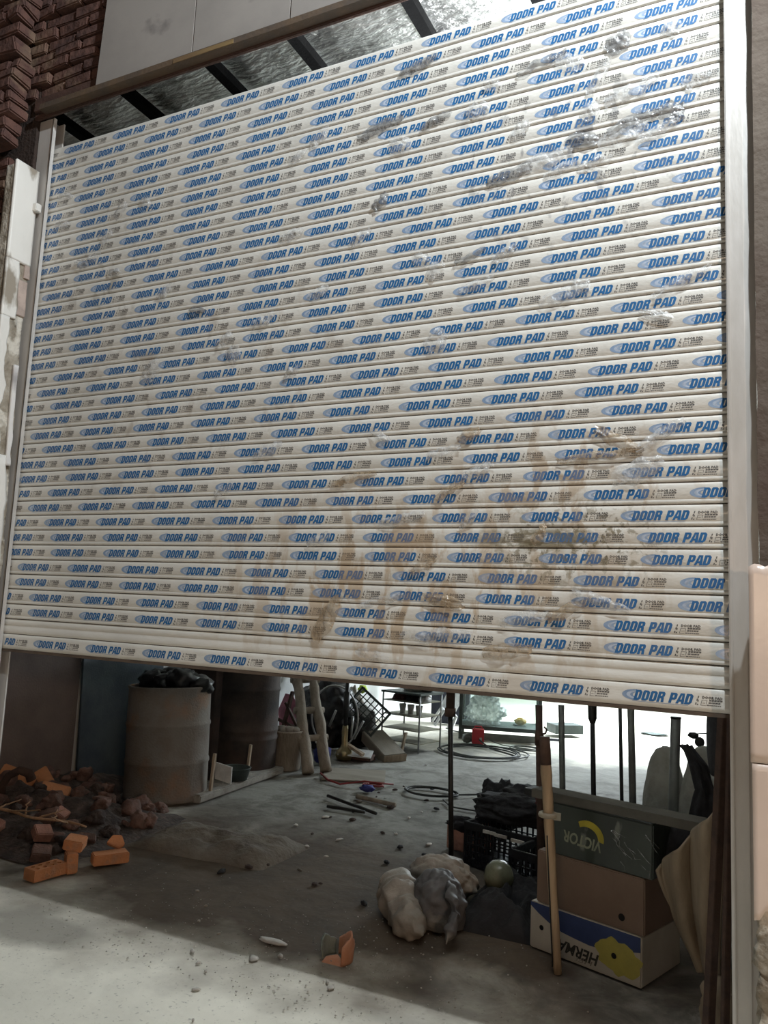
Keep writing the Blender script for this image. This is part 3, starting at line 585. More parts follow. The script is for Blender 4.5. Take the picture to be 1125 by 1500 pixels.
mb = MB(); mb.box((-3.385, -.062, 3.66), (.03, .035, .045)); mb.build('spacer_block', 'marble_dirty', pt, off=of, bevel=.003)

# pink marble on the right pier: two slabs, lower one broken
def slab(z0, z1, name, jagged):
    m_ = MB()
    def fn(u, v):
        zz0 = z0 + (.05 * noise.fractal(Vector((u * 6, 3, 0)), 1, 2, 3) + (.0 if u < .02 else .03) if jagged else 0)
        zz1 = z1 + (0 if jagged else .018 * abs(noise.noise(Vector((u * 40, 1, 0)))))
        return Vector((0.0645 + .9 * u + (0.004 if jagged else 0), -.15, zz0 + (zz1 - zz0) * v))
    m_.grid(fn, 60, 20, thick=-.022); struct(name, m_, 'pink_marble')
slab(1.213, 1.785, 'trim_5', False)
slab(0.775, 1.209, 'trim_6', True)
mb = MB(); mb.grid(lambda u, v: Vector((.080 + .9 * u, -.125 - .025 * noise.fractal(Vector((u * 12, v * 9, 3)), 1, 2, 4), .0 + .80 * v)), 60, 50, thick=-.03)
struct('wall_right_core_render', mb, 'plaster_raw')

# ------------------------------------------------------------------ inside, left
# leaning blue steel sheet against the wall
mb = MB(); mb.box((-5.155, 2.74, 0.75), (0.02, 1.0, 1.5), rot=Matrix.Rotation(R(-2.5), 3, 'Y'))
solo('steel_sheet', mb, 'blue_sheet', 'dark blue grey steel sheet leaning on the wall behind the rusty drum', 'steel sheet', (-5.155, 2.74, 0), bevel=.003)

def drum(c, r, h, name, label, mat, ribs, tilt, cat='drum'):
    t_ = thing(name, label, cat, c, rot=tilt)
    pr_ = [(r * .97, 0.0), (r * 1.02, .012), (r, .03)]
    for z in ribs: pr_ += [(r, z - .025), (r * 1.022, z - .008), (r * 1.022, z + .008), (r, z + .025)]
    pr_ += [(r, h - .03), (r * 1.025, h - .012), (r * 1.02, h), (r * .965, h)]
    m_ = MB(); m_.lathe(pr_ + [(r * .96, h - .02), (r * .955, .04)], 48, jit=.012); m_.build('shell', mat, t_, fix=False)
    m_ = MB(); m_.lathe([(0.001, .035), (r * .955, .035), (r * .965, .0), (0.001, 0.0)], 48); m_.build('bottom', mat, t_, fix=False)
    return t_
d1 = drum((-4.40, 2.52, 0), .335, .905, 'oil_drum', 'large open rusty grey drum standing on the left of the doorway', 'drum', (.30, .60), (0, R(-2.0), 0))
mb = MB()
for i in range(7): mb.blob((-.2 + .07 * i, .06 * (-1) ** i, .90 + .02 * (i % 3)), (.13, .13, .09), .35, 2.2, i, 3, ridged=.3)
o = mb.build('rubbish_bag', 'black_plastic'); o.location = (-4.42, 2.52, 0.02); tag(o, 'black crumpled rubbish bag on top of the rusty drum', 'bag')
d2 = drum((-4.50, 3.72, 0), .315, 1.15, 'barrel', 'dark brown ribbed barrel between the rusty drum and the log ladder', 'drum_dark', (.34, .42, .80), (0, 0, 0), 'barrel')
mb = MB(); mb.box((-4.72, 3.28, .62), (.42, .10, 1.24)); solo('dark_board', mb, 'drum_dark', 'tall dark board standing behind the right side of the rusty drum', 'board', (-4.72, 3.28, 0), bevel=.004)

# kerb with stakes
mb = MB(); mb.box((0, 0, .035), (.24, 1.42, .07)); o = mb.build('concrete_kerb', 'dust_concrete', bevel=.012, jitter=.012); o.location = (-4.19, 3.18, 0); o.rotation_euler = (0, 0, R(5)); tag(o, 'dusty concrete kerb lying along the foot of the barrel', 'kerb')
for (x, y, z, h, lab) in ((-4.05, 2.66, .07, .30, 'thin pale stake standing at the near end of the kerb by the drum'), (-4.18, 3.35, .07, .27, 'thin pale stake standing at the middle of the kerb by the barrel')):
    mb = MB(); mb.bar((x, y, z), (x + .02, y, z + h), .022, .022); solo('stake', mb, 'wood', lab, 'stake', (x, y, z), 'stakes on the kerb')
mb = MB(); mb.box((-4.13, 2.93, .16), (.17, .012, .15), rot=Matrix.Rotation(R(12), 3, 'X') @ Matrix.Rotation(R(8), 3, 'Y')); solo('plate', mb, 'white_plastic', 'small pale square plate leaning behind the near stake on the kerb', 'plate', (-4.13, 2.93, .07))
mb = MB(); mb.lathe([(.001, .0), (.11, .0), (.14, .10), (.145, .105), (.13, .105), (.10, .02), (.001, .015)], 24, (-4.16, 3.13, .07)); solo('basin', mb, 'frame_green', 'small dark green basin on the kerb between the two stakes', 'basin', (-4.16, 3.13, .07), fix=False)

# bucket and what stands in it
bk = thing('bucket', 'dusty grey brown bucket left of the log ladder', 'bucket', (-4.25, 4.10, 0))
mb = MB(); mb.lathe([(.001, .0), (.135, .0), (.145, .02), (.155, .36), (.162, .365), (.162, .38), (.148, .38), (.130, .02), (.001, .02)], 32, jit=.02); mb.build('body', 'log', bk, fix=False)
mb = MB(); mb.tube([(.16 * math.cos(a), .02, .37 + .03 * math.sin(a)) for a in [math.pi * i / 10 for i in range(11)]], .005, 6); mb.build('handle', 'rust', bk)
for i in range(5):
    mb = MB(); mb.blob((-.09 + .045 * i, .01 * (-1) ** i, .385), (.045, .05, .035), .3, 2, i, 2); mb.build('rubble', 'dust_concrete', bk)
mb = MB(); mb.prism([(-.09, 0), (.0, -.02), (.10, .03), (.12, .20), (.04, .33), (-.06, .34), (-.13, .16)], (-4.52, 4.50, .34), (.92, .1, 0), (0, .1, 1), .008)
solo('pink_card', mb, 'pink', 'pink card propped behind the dusty bucket', 'card', (-4.52, 4.5, .34))
mb = MB(); mb.bar((-4.62, 4.46, .0), (-4.42, 4.42, .72), .035, .03); mb.bar((-4.31, 4.44, .30), (-4.50, 4.42, .60), .03, .025); mb.bar((-4.62, 4.45, .42), (-4.34, 4.44, .34), .03, .025)
solo('trestle', mb, 'rust', 'dark red brown crossed timbers in front of the pink card', 'trestle', (-4.55, 4.45, 0))

# ladder of rough logs
ld = thing('log_ladder', 'crude ladder of two rough logs leaning right of the bucket', 'ladder', (-3.88, 4.05, 0))
def wob(a, b, n, amp, seed):
    a, b = Vector(a), Vector(b); out = []
    for i in range(n + 1):
        t_ = i / n; p = a.lerp(b, t_); p += Vector((noise.noise(Vector((t_ * 4, seed, 0))), noise.noise(Vector((t_ * 4, seed, 7))), 0)) * amp; out.append(p)
    return out
def rads(n, r0, r1, amp, seed): return [r0 + (r1 - r0) * i / n + amp * noise.noise(Vector((i * .9, seed, 1))) for i in range(n + 1)]
mb = MB(); mb.tube(wob((-.04, -.06, .02), (-.62, .50, 1.05), 18, .02, 1), rads(18, .060, .050, .012, 1), 14); mb.build('rail', 'log', ld)
mb = MB(); mb.tube(wob((.05, .13, .02), (-.50, .62, 1.05), 18, .02, 2), rads(18, .058, .046, .012, 2), 14); mb.build('rail', 'log', ld)
for i, t_ in enumerate((.28, .52, .80)):
    a = Vector((-.04, -.06, .02)).lerp(Vector((-.62, .50, 1.05)), t_); b = Vector((.05, .13, .02)).lerp(Vector((-.50, .62, 1.05)), t_); d = (b - a).normalized() * .07
    mb = MB(); mb.tube(wob(a - d, b + d, 8, .012, 5 + i), rads(8, .036, .032, .008, i), 12); mb.build('rung', 'log', ld)

# heap of black plastic with hoop, rod, tubes
mb = MB(); mb.blob((-4.62, 5.52, .37), (.40, .36, .42), .16, 1.6, 3, 5, flat=.0, ridged=.16); mb.blob((-4.45, 5.75, .22), (.36, .30, .28), .2, 1.8, 8, 4, flat=0.0, ridged=.2)
solo('tarpaulin_heap', mb, 'black_plastic', 'big rumpled black tarpaulin heap against the left wall behind the log ladder', 'tarpaulin', (-4.45, 5.3, 0))
mb = MB(); mb.blob((-4.72, 5.66, .84), (.30, .16, .10), .35, 2.2, 4, 4, ridged=.3); solo('brown_sack', mb, 'wood', 'brown sack lying on top of the black tarpaulin heap', 'sack', (-4.72, 5.66, .76))
mb = MB(); mb.tube([(-4.18 + .20 * math.cos(a) - .02 * math.sin(a), 4.93 + .16 * math.cos(a) , .43 + .34 * math.sin(a)) for a in [2 * math.pi * i / 40 for i in range(40)]], .010, 8, closed=True); solo('hoop', mb, 'chrome', 'thin grey metal hoop leaning on the black tarpaulin heap', 'hoop', (-4.18, 4.93, .09))
sr = thing('lamp_stand', 'dark metal stand with a brass foot in front of the black tarpaulin heap', 'stand', (-4.03, 4.90, 0))
mb = MB(); mb.tube([(0, 0, .12), (0, 0, .95)], .022, 12); mb.tube([(0, 0, .45), (0, 0, .72)], .034, 12); mb.build('pole', 'black_metal', sr)
mb = MB(); mb.lathe([(.001, 0), (.075, 0), (.095, .05), (.085, .10), (.045, .13), (.032, .17), (.036, .30), (.03, .36), (.001, .36)], 28); mb.build('foot', 'brass', sr, fix=False)
for i, (a, b) in enumerate((((-4.20, 4.85, .34), (-4.10, 4.80, .52)), ((-3.98, 4.95, .22), (-3.96, 4.93, .46)), ((-3.96, 4.98, .22), (-3.84, 4.95, .42)))):
    mb = MB(); mb.tube([a, b], .013, 10); solo('pipe_piece', mb, 'chrome', ('short grey pipe leaning left of the dark stand', 'short grey pipe just right of the dark stand, upright', 'short grey pipe slanting to the right beside the green crate')[i], 'pipe', a, 'grey pipes by the heap')
mb = MB(); mb.bar((-4.05, 4.95, .17), (-3.80, 4.90, .08), .05, .03); solo('stick', mb, 'wood', 'short wooden stick lying right of the brass foot', 'stick', (-3.95, 4.92, .06))
mb = MB(); mb.blob((-4.10, 4.55, .10), (.085, .09, .10), .25, 2, 2, 4, flat=0); solo('blue_rag', mb, 'blue_rag', 'bright blue rag between the log ladder and the brass foot', 'rag', (-4.1, 4.55, 0))
mb = MB(); mb.blob((-4.15, 4.60, .205), (.06, .05, .025), .3, 2, 2, 3); solo('white_rag', mb, 'paper', 'white rag on top of the bright blue rag', 'rag', (-4.15, 4.6, .18))

# plastic crates
def crate(name, label, loc, rot, w_, d_, h_, mat, group=None, nh=7, nv=4, open_base=False):
    t_ = thing(name, label, 'crate', loc, group, rot=rot)
    m_ = MB()
    if open_base:
        for i in range(8): m_.box((-w_ / 2 + w_ * i / 7, 0, .01), (.012, d_, .016))
        for i in range(6): m_.box((0, -d_ / 2 + d_ * i / 5, .01), (w_, .012, .014))
    else: m_.box((0, 0, .01), (w_, d_, .02))
    m_.build('base', mat, t_)
    m_ = MB()
    for s_ in (-1, 1):
        m_.box((0, s_ * d_ / 2, h_ - .02), (w_ + .02, .022, .04)); m_.box((s_ * w_ / 2, 0, h_ - .02), (.022, d_ + .02, .04))
    m_.build('rim', mat, t_, bevel=.003)
    for s_ in (-1, 1):
        for ax in (0, 1):
            L_ = w_ if ax == 0 else d_; m_ = MB(); n_ = nh if ax == 0 else max(4, nh - 2)
            for i in range(n_ + 1):
                q = -L_ / 2 + L_ * i / n_; b_ = .02 if i in (0, n_) else .009
                m_.box((q, s_ * d_ / 2, h_ / 2) if ax == 0 else (s_ * w_ / 2, q, h_ / 2), (b_, .012, h_) if ax == 0 else (.012, b_, h_))
            for j in range(1, nv):
                z_ = h_ * j / nv; m_.box((0, s_ * d_ / 2, z_) if ax == 0 else (s_ * w_ / 2, 0, z_), (L_, .010, .008) if ax == 0 else (.010, L_, .008))
            m_.build('lattice_side', mat, t_)
    return t_
crate('plastic_crate', 'dark green lattice crate tipped on its side above the loose boards', (-4.03, 5.40, .45), (Matrix.Rotation(R(25), 3, 'Z') @ Matrix.Rotation(R(78), 3, 'X') @ Matrix.Rotation(R(-40), 3, 'Z')).to_euler(), .42, .32, .20, 'crate_green', open_base=True)
mb = MB(); mb.blob((-4.62, 6.40, .60), (.06, .05, .05), .35, 3, 1, 3); solo('lime_scrap', mb, 'lime', 'small lime yellow scrap above the tipped green crate', 'scrap', (-4.62, 6.40, .56))
mb = MB(); mb.blob((-4.75, 6.45, .29), (.14, .12, .30), .3, 2, 6, 4, flat=0); solo('pale_bag', mb, 'sack_pale', 'pale grey bag against the white wall behind the green crate', 'bag', (-4.75, 6.45, 0))

# loose boards and tile
tr = thing('board_tray', 'shallow dusty wooden tray lying askew below the green crate', 'tray', (-3.82, 5.42, 0.02), rot=(R(4), R(15), R(-38)))
mb = MB(); mb.box((0, 0, .125), (.62, .26, .025)); mb.build('bottom_board', 'board', tr, bevel=.004)
for s_ in (-1, 1): mb = MB(); mb.box((0, s_ * .125, .075), (.62, .02, .11)); mb.build('side_board', 'board', tr, bevel=.003)
mb = MB(); mb.box((.31, 0, .075), (.02, .27, .11)); mb.build('end_board', 'wood', tr, bevel=.003)
mb = MB(); mb.box((-3.66, 5.62, .12), (.02, .05, .26), rot=Matrix.Rotation(R(12), 3, 'Y')); solo('offcut', mb, 'wood', 'narrow wooden offcut standing behind the wooden tray', 'offcut', (-3.66, 5.62, 0))
mb = MB(); mb.box((0, 0, .0), (.36, .24, .014)); o = mb.build('ceiling_tile', 'white_plastic', bevel=.003); o.location = (-3.93, 4.98, .075); o.rotation_euler = (R(8), R(3), R(20)); tag(o, 'pale grey tile lying tilted in front of the wooden tray', 'tile')
mb = MB(); mb.box((-3.90, 5.04, .032), (.30, .12, .06)); solo('brick_block', mb, 'clay_dark', 'dark block under the tilted pale tile', 'block', (-3.9, 5.04, 0), bevel=.004)

# wire rack
rk = thing('wire_rack', 'thin metal rack with dusty shelves left of the dark blue panel', 'rack', (-3.76, 6.05, 0), rz=R(-12))
for (x, y) in ((-.27, -.22), (.27, -.22), (-.27, .22), (.27, .22)):
    mb = MB(); mb.tube([(x, y, 0), (x, y, .66)], .010, 8); mb.build('post', 'chrome', rk)
for z in (.10, .24, .40, .56): mb = MB(); mb.box((.0, 0, z), (.54, .44, .010)); mb.build('shelf', 'shelf_sheet', rk)
mb = MB(); mb.box((0, 0, .66), (.58, .48, .022)); mb.build('top', 'frame_green', rk)
RKM = Matrix.Translation(rk.location) @ Matrix.Rotation(R(-12), 4, 'Z')
for i, (x, y, z, r_, mt_, lab, ct) in enumerate(((-.12, -.05, .565, (.11, .10, .07), 'maroon', 'maroon cap on the rack, left of two on the upper shelf', 'cap'), (.08, -.06, .565, (.11, .10, .065), 'black_cloth', 'dark cap on the rack, right of two on the upper shelf', 'cap'), (.22, -.05, .565, (.07, .09, .075), 'white_plastic', 'white crumpled cap at the right end of the upper shelf of the rack', 'cap'))):
    p = RKM @ Vector((x, y, z)); mb = MB(); mb.blob(p + Vector((0, 0, .02)), r_, .18, 2, i, 4, flat=p.z); solo('cap', mb, mt_, lab, ct, p, 'caps on the rack')
p = RKM @ Vector((.02, .05, .672)); mb = MB(); mb.blob(p + Vector((0, 0, .06)), (.17, .12, .08), .25, 2, 3, 4, flat=p.z); mb.blob(p + Vector((.14, .0, .05)), (.08, .09, .07), .25, 2, 9, 3, flat=p.z); solo('bundle', mb, 'sack', 'grey bundle lying on top of the thin metal rack', 'bundle', p)
for i in range(3):
    p = RKM @ Vector((-.1 + .12 * i, -.05, .406)); mb = MB(); mb.lathe([(.001, 0), (.03, 0), (.045, .11), (.04, .11), (.001, .01)], 16, p); solo('cup', mb, 'white_plastic', 'small pale cup on the middle shelf of the thin metal rack', 'cup', p, 'cups on the rack', fix=False)
# white chair toppled by the rack
wc = thing('toy_chair', 'small white plastic chair lying on its side by the dark blue panel', 'chair', (-4.10, 7.85, .0), rot=(R(8), R(24), R(35)))
mb = MB(); mb.box((0, 0, .26), (.24, .22, .025)); mb.build('seat', 'white_plastic', wc, bevel=.006)
mb = MB(); mb.box((0, .11, .40), (.24, .02, .28)); mb.build('backrest', 'white_plastic', wc, bevel=.006)
for (x, y) in ((-.1, -.09), (.1, -.09), (-.1, .09), (.1, .09)): mb = MB(); mb.bar((x, y, .26), (x * 1.25, y * 1.25, .02), .03, .03); mb.build('leg', 'white_plastic', wc)
mb = MB(); mb.tube([(-4.0, 7.80, .02), (-3.85, 7.70, .012), (-3.72, 7.66, .012), (-3.60, 7.5, .012)], .008, 6); solo('cable', mb, 'cable_black', 'short black cable trailing from the white toy chair', 'cable', (-4.0, 7.8, 0))
# dark blue panel
mb = MB(); mb.box((-4.17, 8.40, .55), (.60, .06, 1.1)); solo('cabinet_panel', mb, 'dark_blue', 'dark blue panel standing between the rack and the glass showcase', 'panel', (-4.17, 8.4, 0), bevel=.006)

# glass showcase with bag and yellow thing
gc = thing('glass_showcase', 'low grey green glass showcase standing at the back of the workshop', 'showcase', (-3.17, 7.65, 0), rz=R(17.5))
W_, D_, H_ = 1.02, .62, .92
for s_ in (-1, 1):
    for t_ in (-1, 1): mb = MB(); mb.box((s_ * W_ / 2, t_ * D_ / 2, H_ / 2), (.045, .045, H_)); mb.build('corner_post', 'frame_green', gc, bevel=.003)
mb = MB(); mb.box((0, 0, .15), (W_ + .02, D_ + .02, .05)); mb.build('bottom_shelf', 'frame_green', gc, bevel=.003)
mb = MB(); mb.box((0, -D_ / 2, .045), (W_, .03, .09)); mb.build('plinth', 'grey_steel', gc)
mb = MB(); mb.box((0, 0, H_), (W_ + .04, D_ + .04, .04)); mb.build('top', 'frame_green', gc)
mb = MB(); mb.box((0, -D_ / 2, .54), (W_ - .05, .006, .72)); mb.build('glass_pane', 'glass', gc)
GM = Matrix.Translation(gc.location) @ Matrix.Rotation(R(17.5), 4, 'Z')
p = GM @ Vector((-.20, .02, .176)); mb = MB(); mb.blob(p + Vector((0, 0, .14)), (.24, .20, .22), .30, 2.2, 5, 5, flat=p.z, ridged=.35); solo('clear_bag', mb, 'bag_film', 'clear crumpled plastic bag inside the glass showcase', 'bag', p)
yl = thing('yellow_toy', 'yellow plastic piece on the shelf inside the glass showcase', 'toy', GM @ Vector((.27, .02, .176)))
mb = MB(); mb.blob((0, 0, .05), (.08, .07, .05), .15, 2, 2, 4, flat=.0); mb.build('body', 'yellow', yl)
mb = MB(); mb.tube([(-.09, -.03, .006), (0, -.10, .006), (.09, -.06, .006)], .006, 6); mb.build('cord', 'cable_black', yl)
mb = MB(); mb.box((-2.50, 8.50, .10), (.42, .30, .12), rot=Matrix.Rotation(R(40), 3, 'Z')); solo('drawer', mb, 'frame_green', 'flat grey green drawer on the floor right of the glass showcase', 'drawer', (-2.5, 8.5, .04), bevel=.004)
mb = MB(); mb.box((-2.52, 7.9, .015), (.30, .03, .03), rot=Matrix.Rotation(R(10), 3, 'Z')); solo('strip', mb, 'dark_blue', 'short dark strip on the floor in front of the grey green drawer', 'strip', (-2.52, 7.9, 0))

# red box and cables
rb = thing('red_charger', 'small red box on the floor in front of the glass showcase', 'charger', (-3.23, 6.95, 0), rz=R(18))
mb = MB(); mb.box((0, 0, .095), (.15, .13, .18)); mb.build('case', 'red', rb, bevel=.008)
mb = MB(); mb.tube([(-.05, 0, .185), (-.04, 0, .215), (.04, 0, .215), (.05, 0, .185)], .008, 8); mb.build('handle', 'red', rb)
mb = MB(); mb.box((.035, -.0665, .07), (.03, .003, .035)); mb.build('sticker', 'paper', rb)
mb = MB(); mb.blob((-.13, .02, .06), (.07, .08, .06), .4, 2.5, 4, 3, flat=0); mb.build('clamp_bundle', 'grey_steel', rb)
def loops(cx, cy, rx_, ry_, n, seed, z=.010, dr=.15, wob_=.06):
    out = []
    N = n * 20
    for i in range(N + 1):
        a = 2 * math.pi * i / 20; k_ = 1 + dr * noise.noise(Vector((a * .35, seed, 0)))
        out.append((cx + rx_ * k_ * math.cos(a) + wob_ * noise.noise(Vector((a * .2, seed, 4))), cy + ry_ * k_ * math.sin(a) + wob_ * noise.noise(Vector((a * .2, seed, 9))), z + .006 * (i / 20 % 1) + .004 * (i // 20)))
    return out
mb = MB(); mb.tube([(-3.2, 6.9, .06), (-2.95, 6.6, .02)] + loops(-2.98, 6.33, .46, .42, 4, 3, dr=.35, wob_=.12), .009, 6); solo('welding_cable', mb, 'cable_black', 'dark cable lying in wide loops in front of the red box', 'cable', (-3, 6.3, 0))
mb = MB(); mb.tube([(-3.15, 6.93, .08), (-2.9, 6.95, .02)] + loops(-2.62, 6.95, .20, .16, 3, 8, dr=.5, wob_=.1), .007, 6); solo('thin_cable', mb, 'grey_steel', 'thin grey cable tangled on the floor right of the red box', 'cable', (-2.6, 6.95, 0))
mb = MB(); mb.tube(loops(-2.66, 4.02, .24, .17, 3, 5, dr=.25) + [(-2.20, 4.25, .012), (-1.95, 4.05, .012), (-1.75, 4.1, .012)], .008, 6); solo('black_cable', mb, 'cable_black', 'black cable coiled on the floor left of the tall thin post', 'cable', (-2.66, 4, 0))
mb = MB(); mb.tube([(-2.45, 3.82, .012), (-2.3, 3.62, .012), (-2.05, 3.62, .012), (-1.8, 3.75, .012)], .007, 6); solo('black_cable', mb, 'cable_black', 'single black cable curving towards the cloth heap from the coil', 'cable', (-2.3, 3.6, 0))
mb = MB(); mb.tube([(-3.80, 4.02, .03), (-3.62, 3.85, .02), (-3.45, 3.78, .015), (-3.25, 3.88, .05), (-3.15, 3.98, .03), (-3.05, 4.08, .015)], .009, 6); mb.tube(loops(-3.18, 3.95, .09, .06, 3, 2, dr=.4), .007, 6); solo('red_cable', mb, 'cable_red', 'dark red cable bunched on the floor right of the log ladder', 'cable', (-3.3, 3.9, 0))
mb = MB(); mb.blob((-3.14, 3.72, .03), (.07, .04, .03), .4, 3, 1, 3, flat=0); solo('blue_scrap', mb, 'blue_rag', 'crumpled blue scrap on the floor below the red cable', 'scrap', (-3.14, 3.72, 0))
mb = MB(); mb.box((-3.55, 4.25, .008), (.60, .55, .012), rot=Matrix.Rotation(R(25), 3, 'Z')); solo('flat_board', mb, 'board', 'flat dusty board on the floor between the ladder and the red cable', 'board', (-3.55, 4.25, 0), bevel=.003)
for i, (a, b, r_, mt_, lab) in enumerate((((-3.30, 3.30, .02), (-2.70, 3.02, .02), .014, 'black_metal', 'long black rod on the floor, the longer of two crossing rods'), ((-3.13, 3.00, .015), (-2.80, 3.02, .015), .013, 'black_metal', 'short black rod on the floor under the longer rod'), ((-3.10, 3.45, .015), (-2.70, 3.38, .015), .020, 'log', 'dark brown stick on the floor between the rods and the red cable'))):
    mb = MB(); mb.tube(wob(a, b, 6, .012, i), r_, 8); solo('rod' if i < 2 else 'stick', mb, mt_, lab, 'rod' if i < 2 else 'stick', a, None)

# long flat lump of old mortar bag
mb = MB()
def lump(u, v):
    x = -3.72 + 1.02 * u; y = 1.36 + .10 * u + .58 * v
    e = min(1, 7 * u, 7 * (1 - u)) * min(1, 5 * v, 6 * (1 - v)); e = max(0, e) ** .5
    return Vector((x, y + .03 * noise.noise(Vector((u * 5, v, 3))), -.012 + e * (.085 + .035 * noise.fractal(Vector((u * 5, v * 3, 1)), 1, 2, 4))))
mb.grid(lump, 50, 30); solo('mortar_sack', mb, 'mortar_sack', 'flat hardened dusty sack lying on the earth in front of the rusty drum', 'sack', (-3.2, 1.6, 0), fix=False)

# ------------------------------------------------------------------ brick heap on the left
mb = MB()
def heap(u, v):
    x = -5.2 + 1.55 * u; y = .75 + 2.2 * v
    e = max(0, min(1, 1.6 * (1 - u))) * max(0, math.sin(math.pi * min(1, v * .9 + .08)))
    e *= min(1, max(0, (math.hypot(x + 4.40, y - 2.52) - .36) / .35)) * min(1, max(0, (2.35 - y) / .5 if x > -4.75 else 1))
    return Vector((x, y, -.02 + e * (.19 + .10 * noise.fractal(Vector((x * 3.2, y * 3.2, 0)), 1, 2, 5))))
mb.grid(heap, 60, 80); o = mb.build('rubble_mound', 'soil', fix=False); tag(o, 'dark heap of rubble and soil against the left wall', 'rubble', kind='stuff')
BR = {}
def brick(kind):
    if kind in BR: return BR[kind]
    if kind == 'holed':
        out = [[(-.105, -.05), (.105, -.05), (.105, .05), (-.105, .05)]]
        for x in (-.07, -.025, .025, .07):
            for y in (-.022, .022): out.append([(x + .013 * math.cos(a), y + .012 * math.sin(a)) for a in [2 * math.pi * i / 10 for i in range(10)]])
        vs, fs = fill_loops(out, .032)
        mb_ = MB(); mb_.add(vs, fs); mb_.box((0, 0, -.030), (.20, .095, .004)); mats = ['clay']; b_ = 0
    elif kind == 'half': mb_ = MB().box((0, 0, 0), (.11, .10, .064)); b_ = .006
    elif kind == 'chip': mb_ = MB().prism([(-.05, -.03), (.03, -.035), (.05, .0), (.01, .04), (-.04, .025)], (0, 0, -.02), (1, 0, 0), (0, 1, 0), .04); b_ = .004
    elif kind == 'chunk': mb_ = MB().blob((0, 0, 0), (.085, .06, .05), .38, 1.6, 5, 3, ridged=.25); b_ = 0
    elif kind == 'lump': mb_ = MB().blob((0, 0, 0), (.06, .065, .045), .42, 1.9, 15, 3, ridged=.3); b_ = 0
    else: mb_ = MB().box((0, 0, 0), (.21, .10, .064)); b_ = .006
    o_ = mb_.build('brick', 'clay', bevel=b_, jitter=.004 if kind != 'holed' else .0015); me = o_.data; bpy.data.objects.remove(o_); BR[kind] = me; return me
def put_brick(kind, loc, rot, label, group=None, mat=None, s=1.0):
    me = brick(kind)
    if mat:
        key = kind + mat
        if key not in BR: BR[key] = me.copy(); BR[key].materials[0] = MT[mat]
        me = BR[key]
    o_ = bpy.data.objects.new('brick', me); COL.objects.link(o_); o_.location = loc; o_.rotation_euler = [R(a) for a in rot]; o_.scale = (s, s, s)
    tag(o_, label, 'brick', group); return o_
put_brick('holed', (-3.645, .66, .034), (0, 0, 84), 'orange perforated brick lying nearest the lit floor, holes upward')
put_brick('half', (-3.60, .80, .055), (0, 90, 58), 'orange half brick standing on end right behind the perforated brick')
put_brick('half', (-3.63, .85, .145), (8, 10, 30), 'orange half brick perched on top of the upright half brick')
put_brick('full', (-3.53, 1.04, .034), (0, 0, 58), 'whole orange brick lying alone at the right end of the heap', s=1.0)
put_brick('chip', (-3.56, 1.12, .10), (50, 20, 30), 'small pointed orange brick chip on top of the lone whole brick')
put_brick('full', (-4.98, 1.52, .235), (58, 12, 10), 'large bright orange brick standing at the left edge, upper end of the heap', s=1.3)
put_brick('full', (-4.90, 1.72, .205), (35, 25, -20), 'bright orange brick slanting behind the dark hooked pipe')
put_brick('full', (-4.68, 1.62, .165), (30, 14, 34), 'orange brick tilted downhill just right of the dark hooked pipe')
put_brick('half', (-3.85, .80, .06), (20, 10, 50), 'sooty half brick left of the upright half brick', mat='clay_dark')
put_brick('half', (-4.10, 1.02, .09), (25, 10, 70), 'pinkish half brick under the dry twigs', mat='clay_pink')
put_brick('half', (-4.25, 1.30, .13), (15, 30, 20), 'pinkish brick lump sticking up right of the dry twigs', mat='clay_pink', s=.8)
put_brick('half', (-4.45, .93, .10), (25, 20, 15), 'pinkish half brick at the picture edge below the twigs', mat='clay_pink')
rnd = random.Random(9)
for i in range(60):
    x = rnd.uniform(-5.05, -3.85); y = rnd.uniform(.95, 2.25)
    u = (x + 5.2) / 1.55; v = (y - .75) / 2.2; z = heap(u, v).z
    put_brick(rnd.choice(['chunk', 'lump', 'chunk', 'lump', 'chip', 'half']), (x, y, z + .02), (rnd.uniform(-40, 40), rnd.uniform(-40, 40), rnd.uniform(0, 180)), 'sooty brick half buried in the dark rubble heap', 'sooty bricks in the rubble heap', rnd.choice(['clay_dark', 'clay_dark', 'soot']), rnd.uniform(.55, 1.25))
hp = [(-4.85, 1.30, .14), (-4.83, 1.28, .24), (-4.80, 1.30, .31), (-4.74, 1.34, .35), (-4.69, 1.38, .33), (-4.68, 1.40, .28)]
mb = MB(); mb.tube(hp, [.03, .028, .028, .03, .034, .034], 12); solo('hooked_pipe', mb, 'rust', 'dark hooked pipe end sticking up among the orange bricks', 'pipe', (-4.83, 1.3, .14))
tw = thing('dry_branch', 'dry pale branch of twigs lying across the left of the brick heap', 'branch', (-4.3, 1.05, .17))
rnd = random.Random(3)
mb = MB(); mb.tube(wob((-.55, -.16, .05), (.42, .12, -.04), 14, .05, 4), rads(14, .013, .007, .002, 3), 8); mb.build('stem', 'twig', tw)
for i in range(9):
    a = Vector((-.5 + .1 * i, -.14 + .027 * i, .05 - .01 * i)); d = Vector((rnd.uniform(-.1, .35), rnd.uniform(-.18, .18), rnd.uniform(-.04, .10)))
    mb = MB(); mb.tube(wob(a, a + d, 8, .03, i), rads(8, .007, .003, .001, i), 6); mb.build('twig', 'twig', tw)

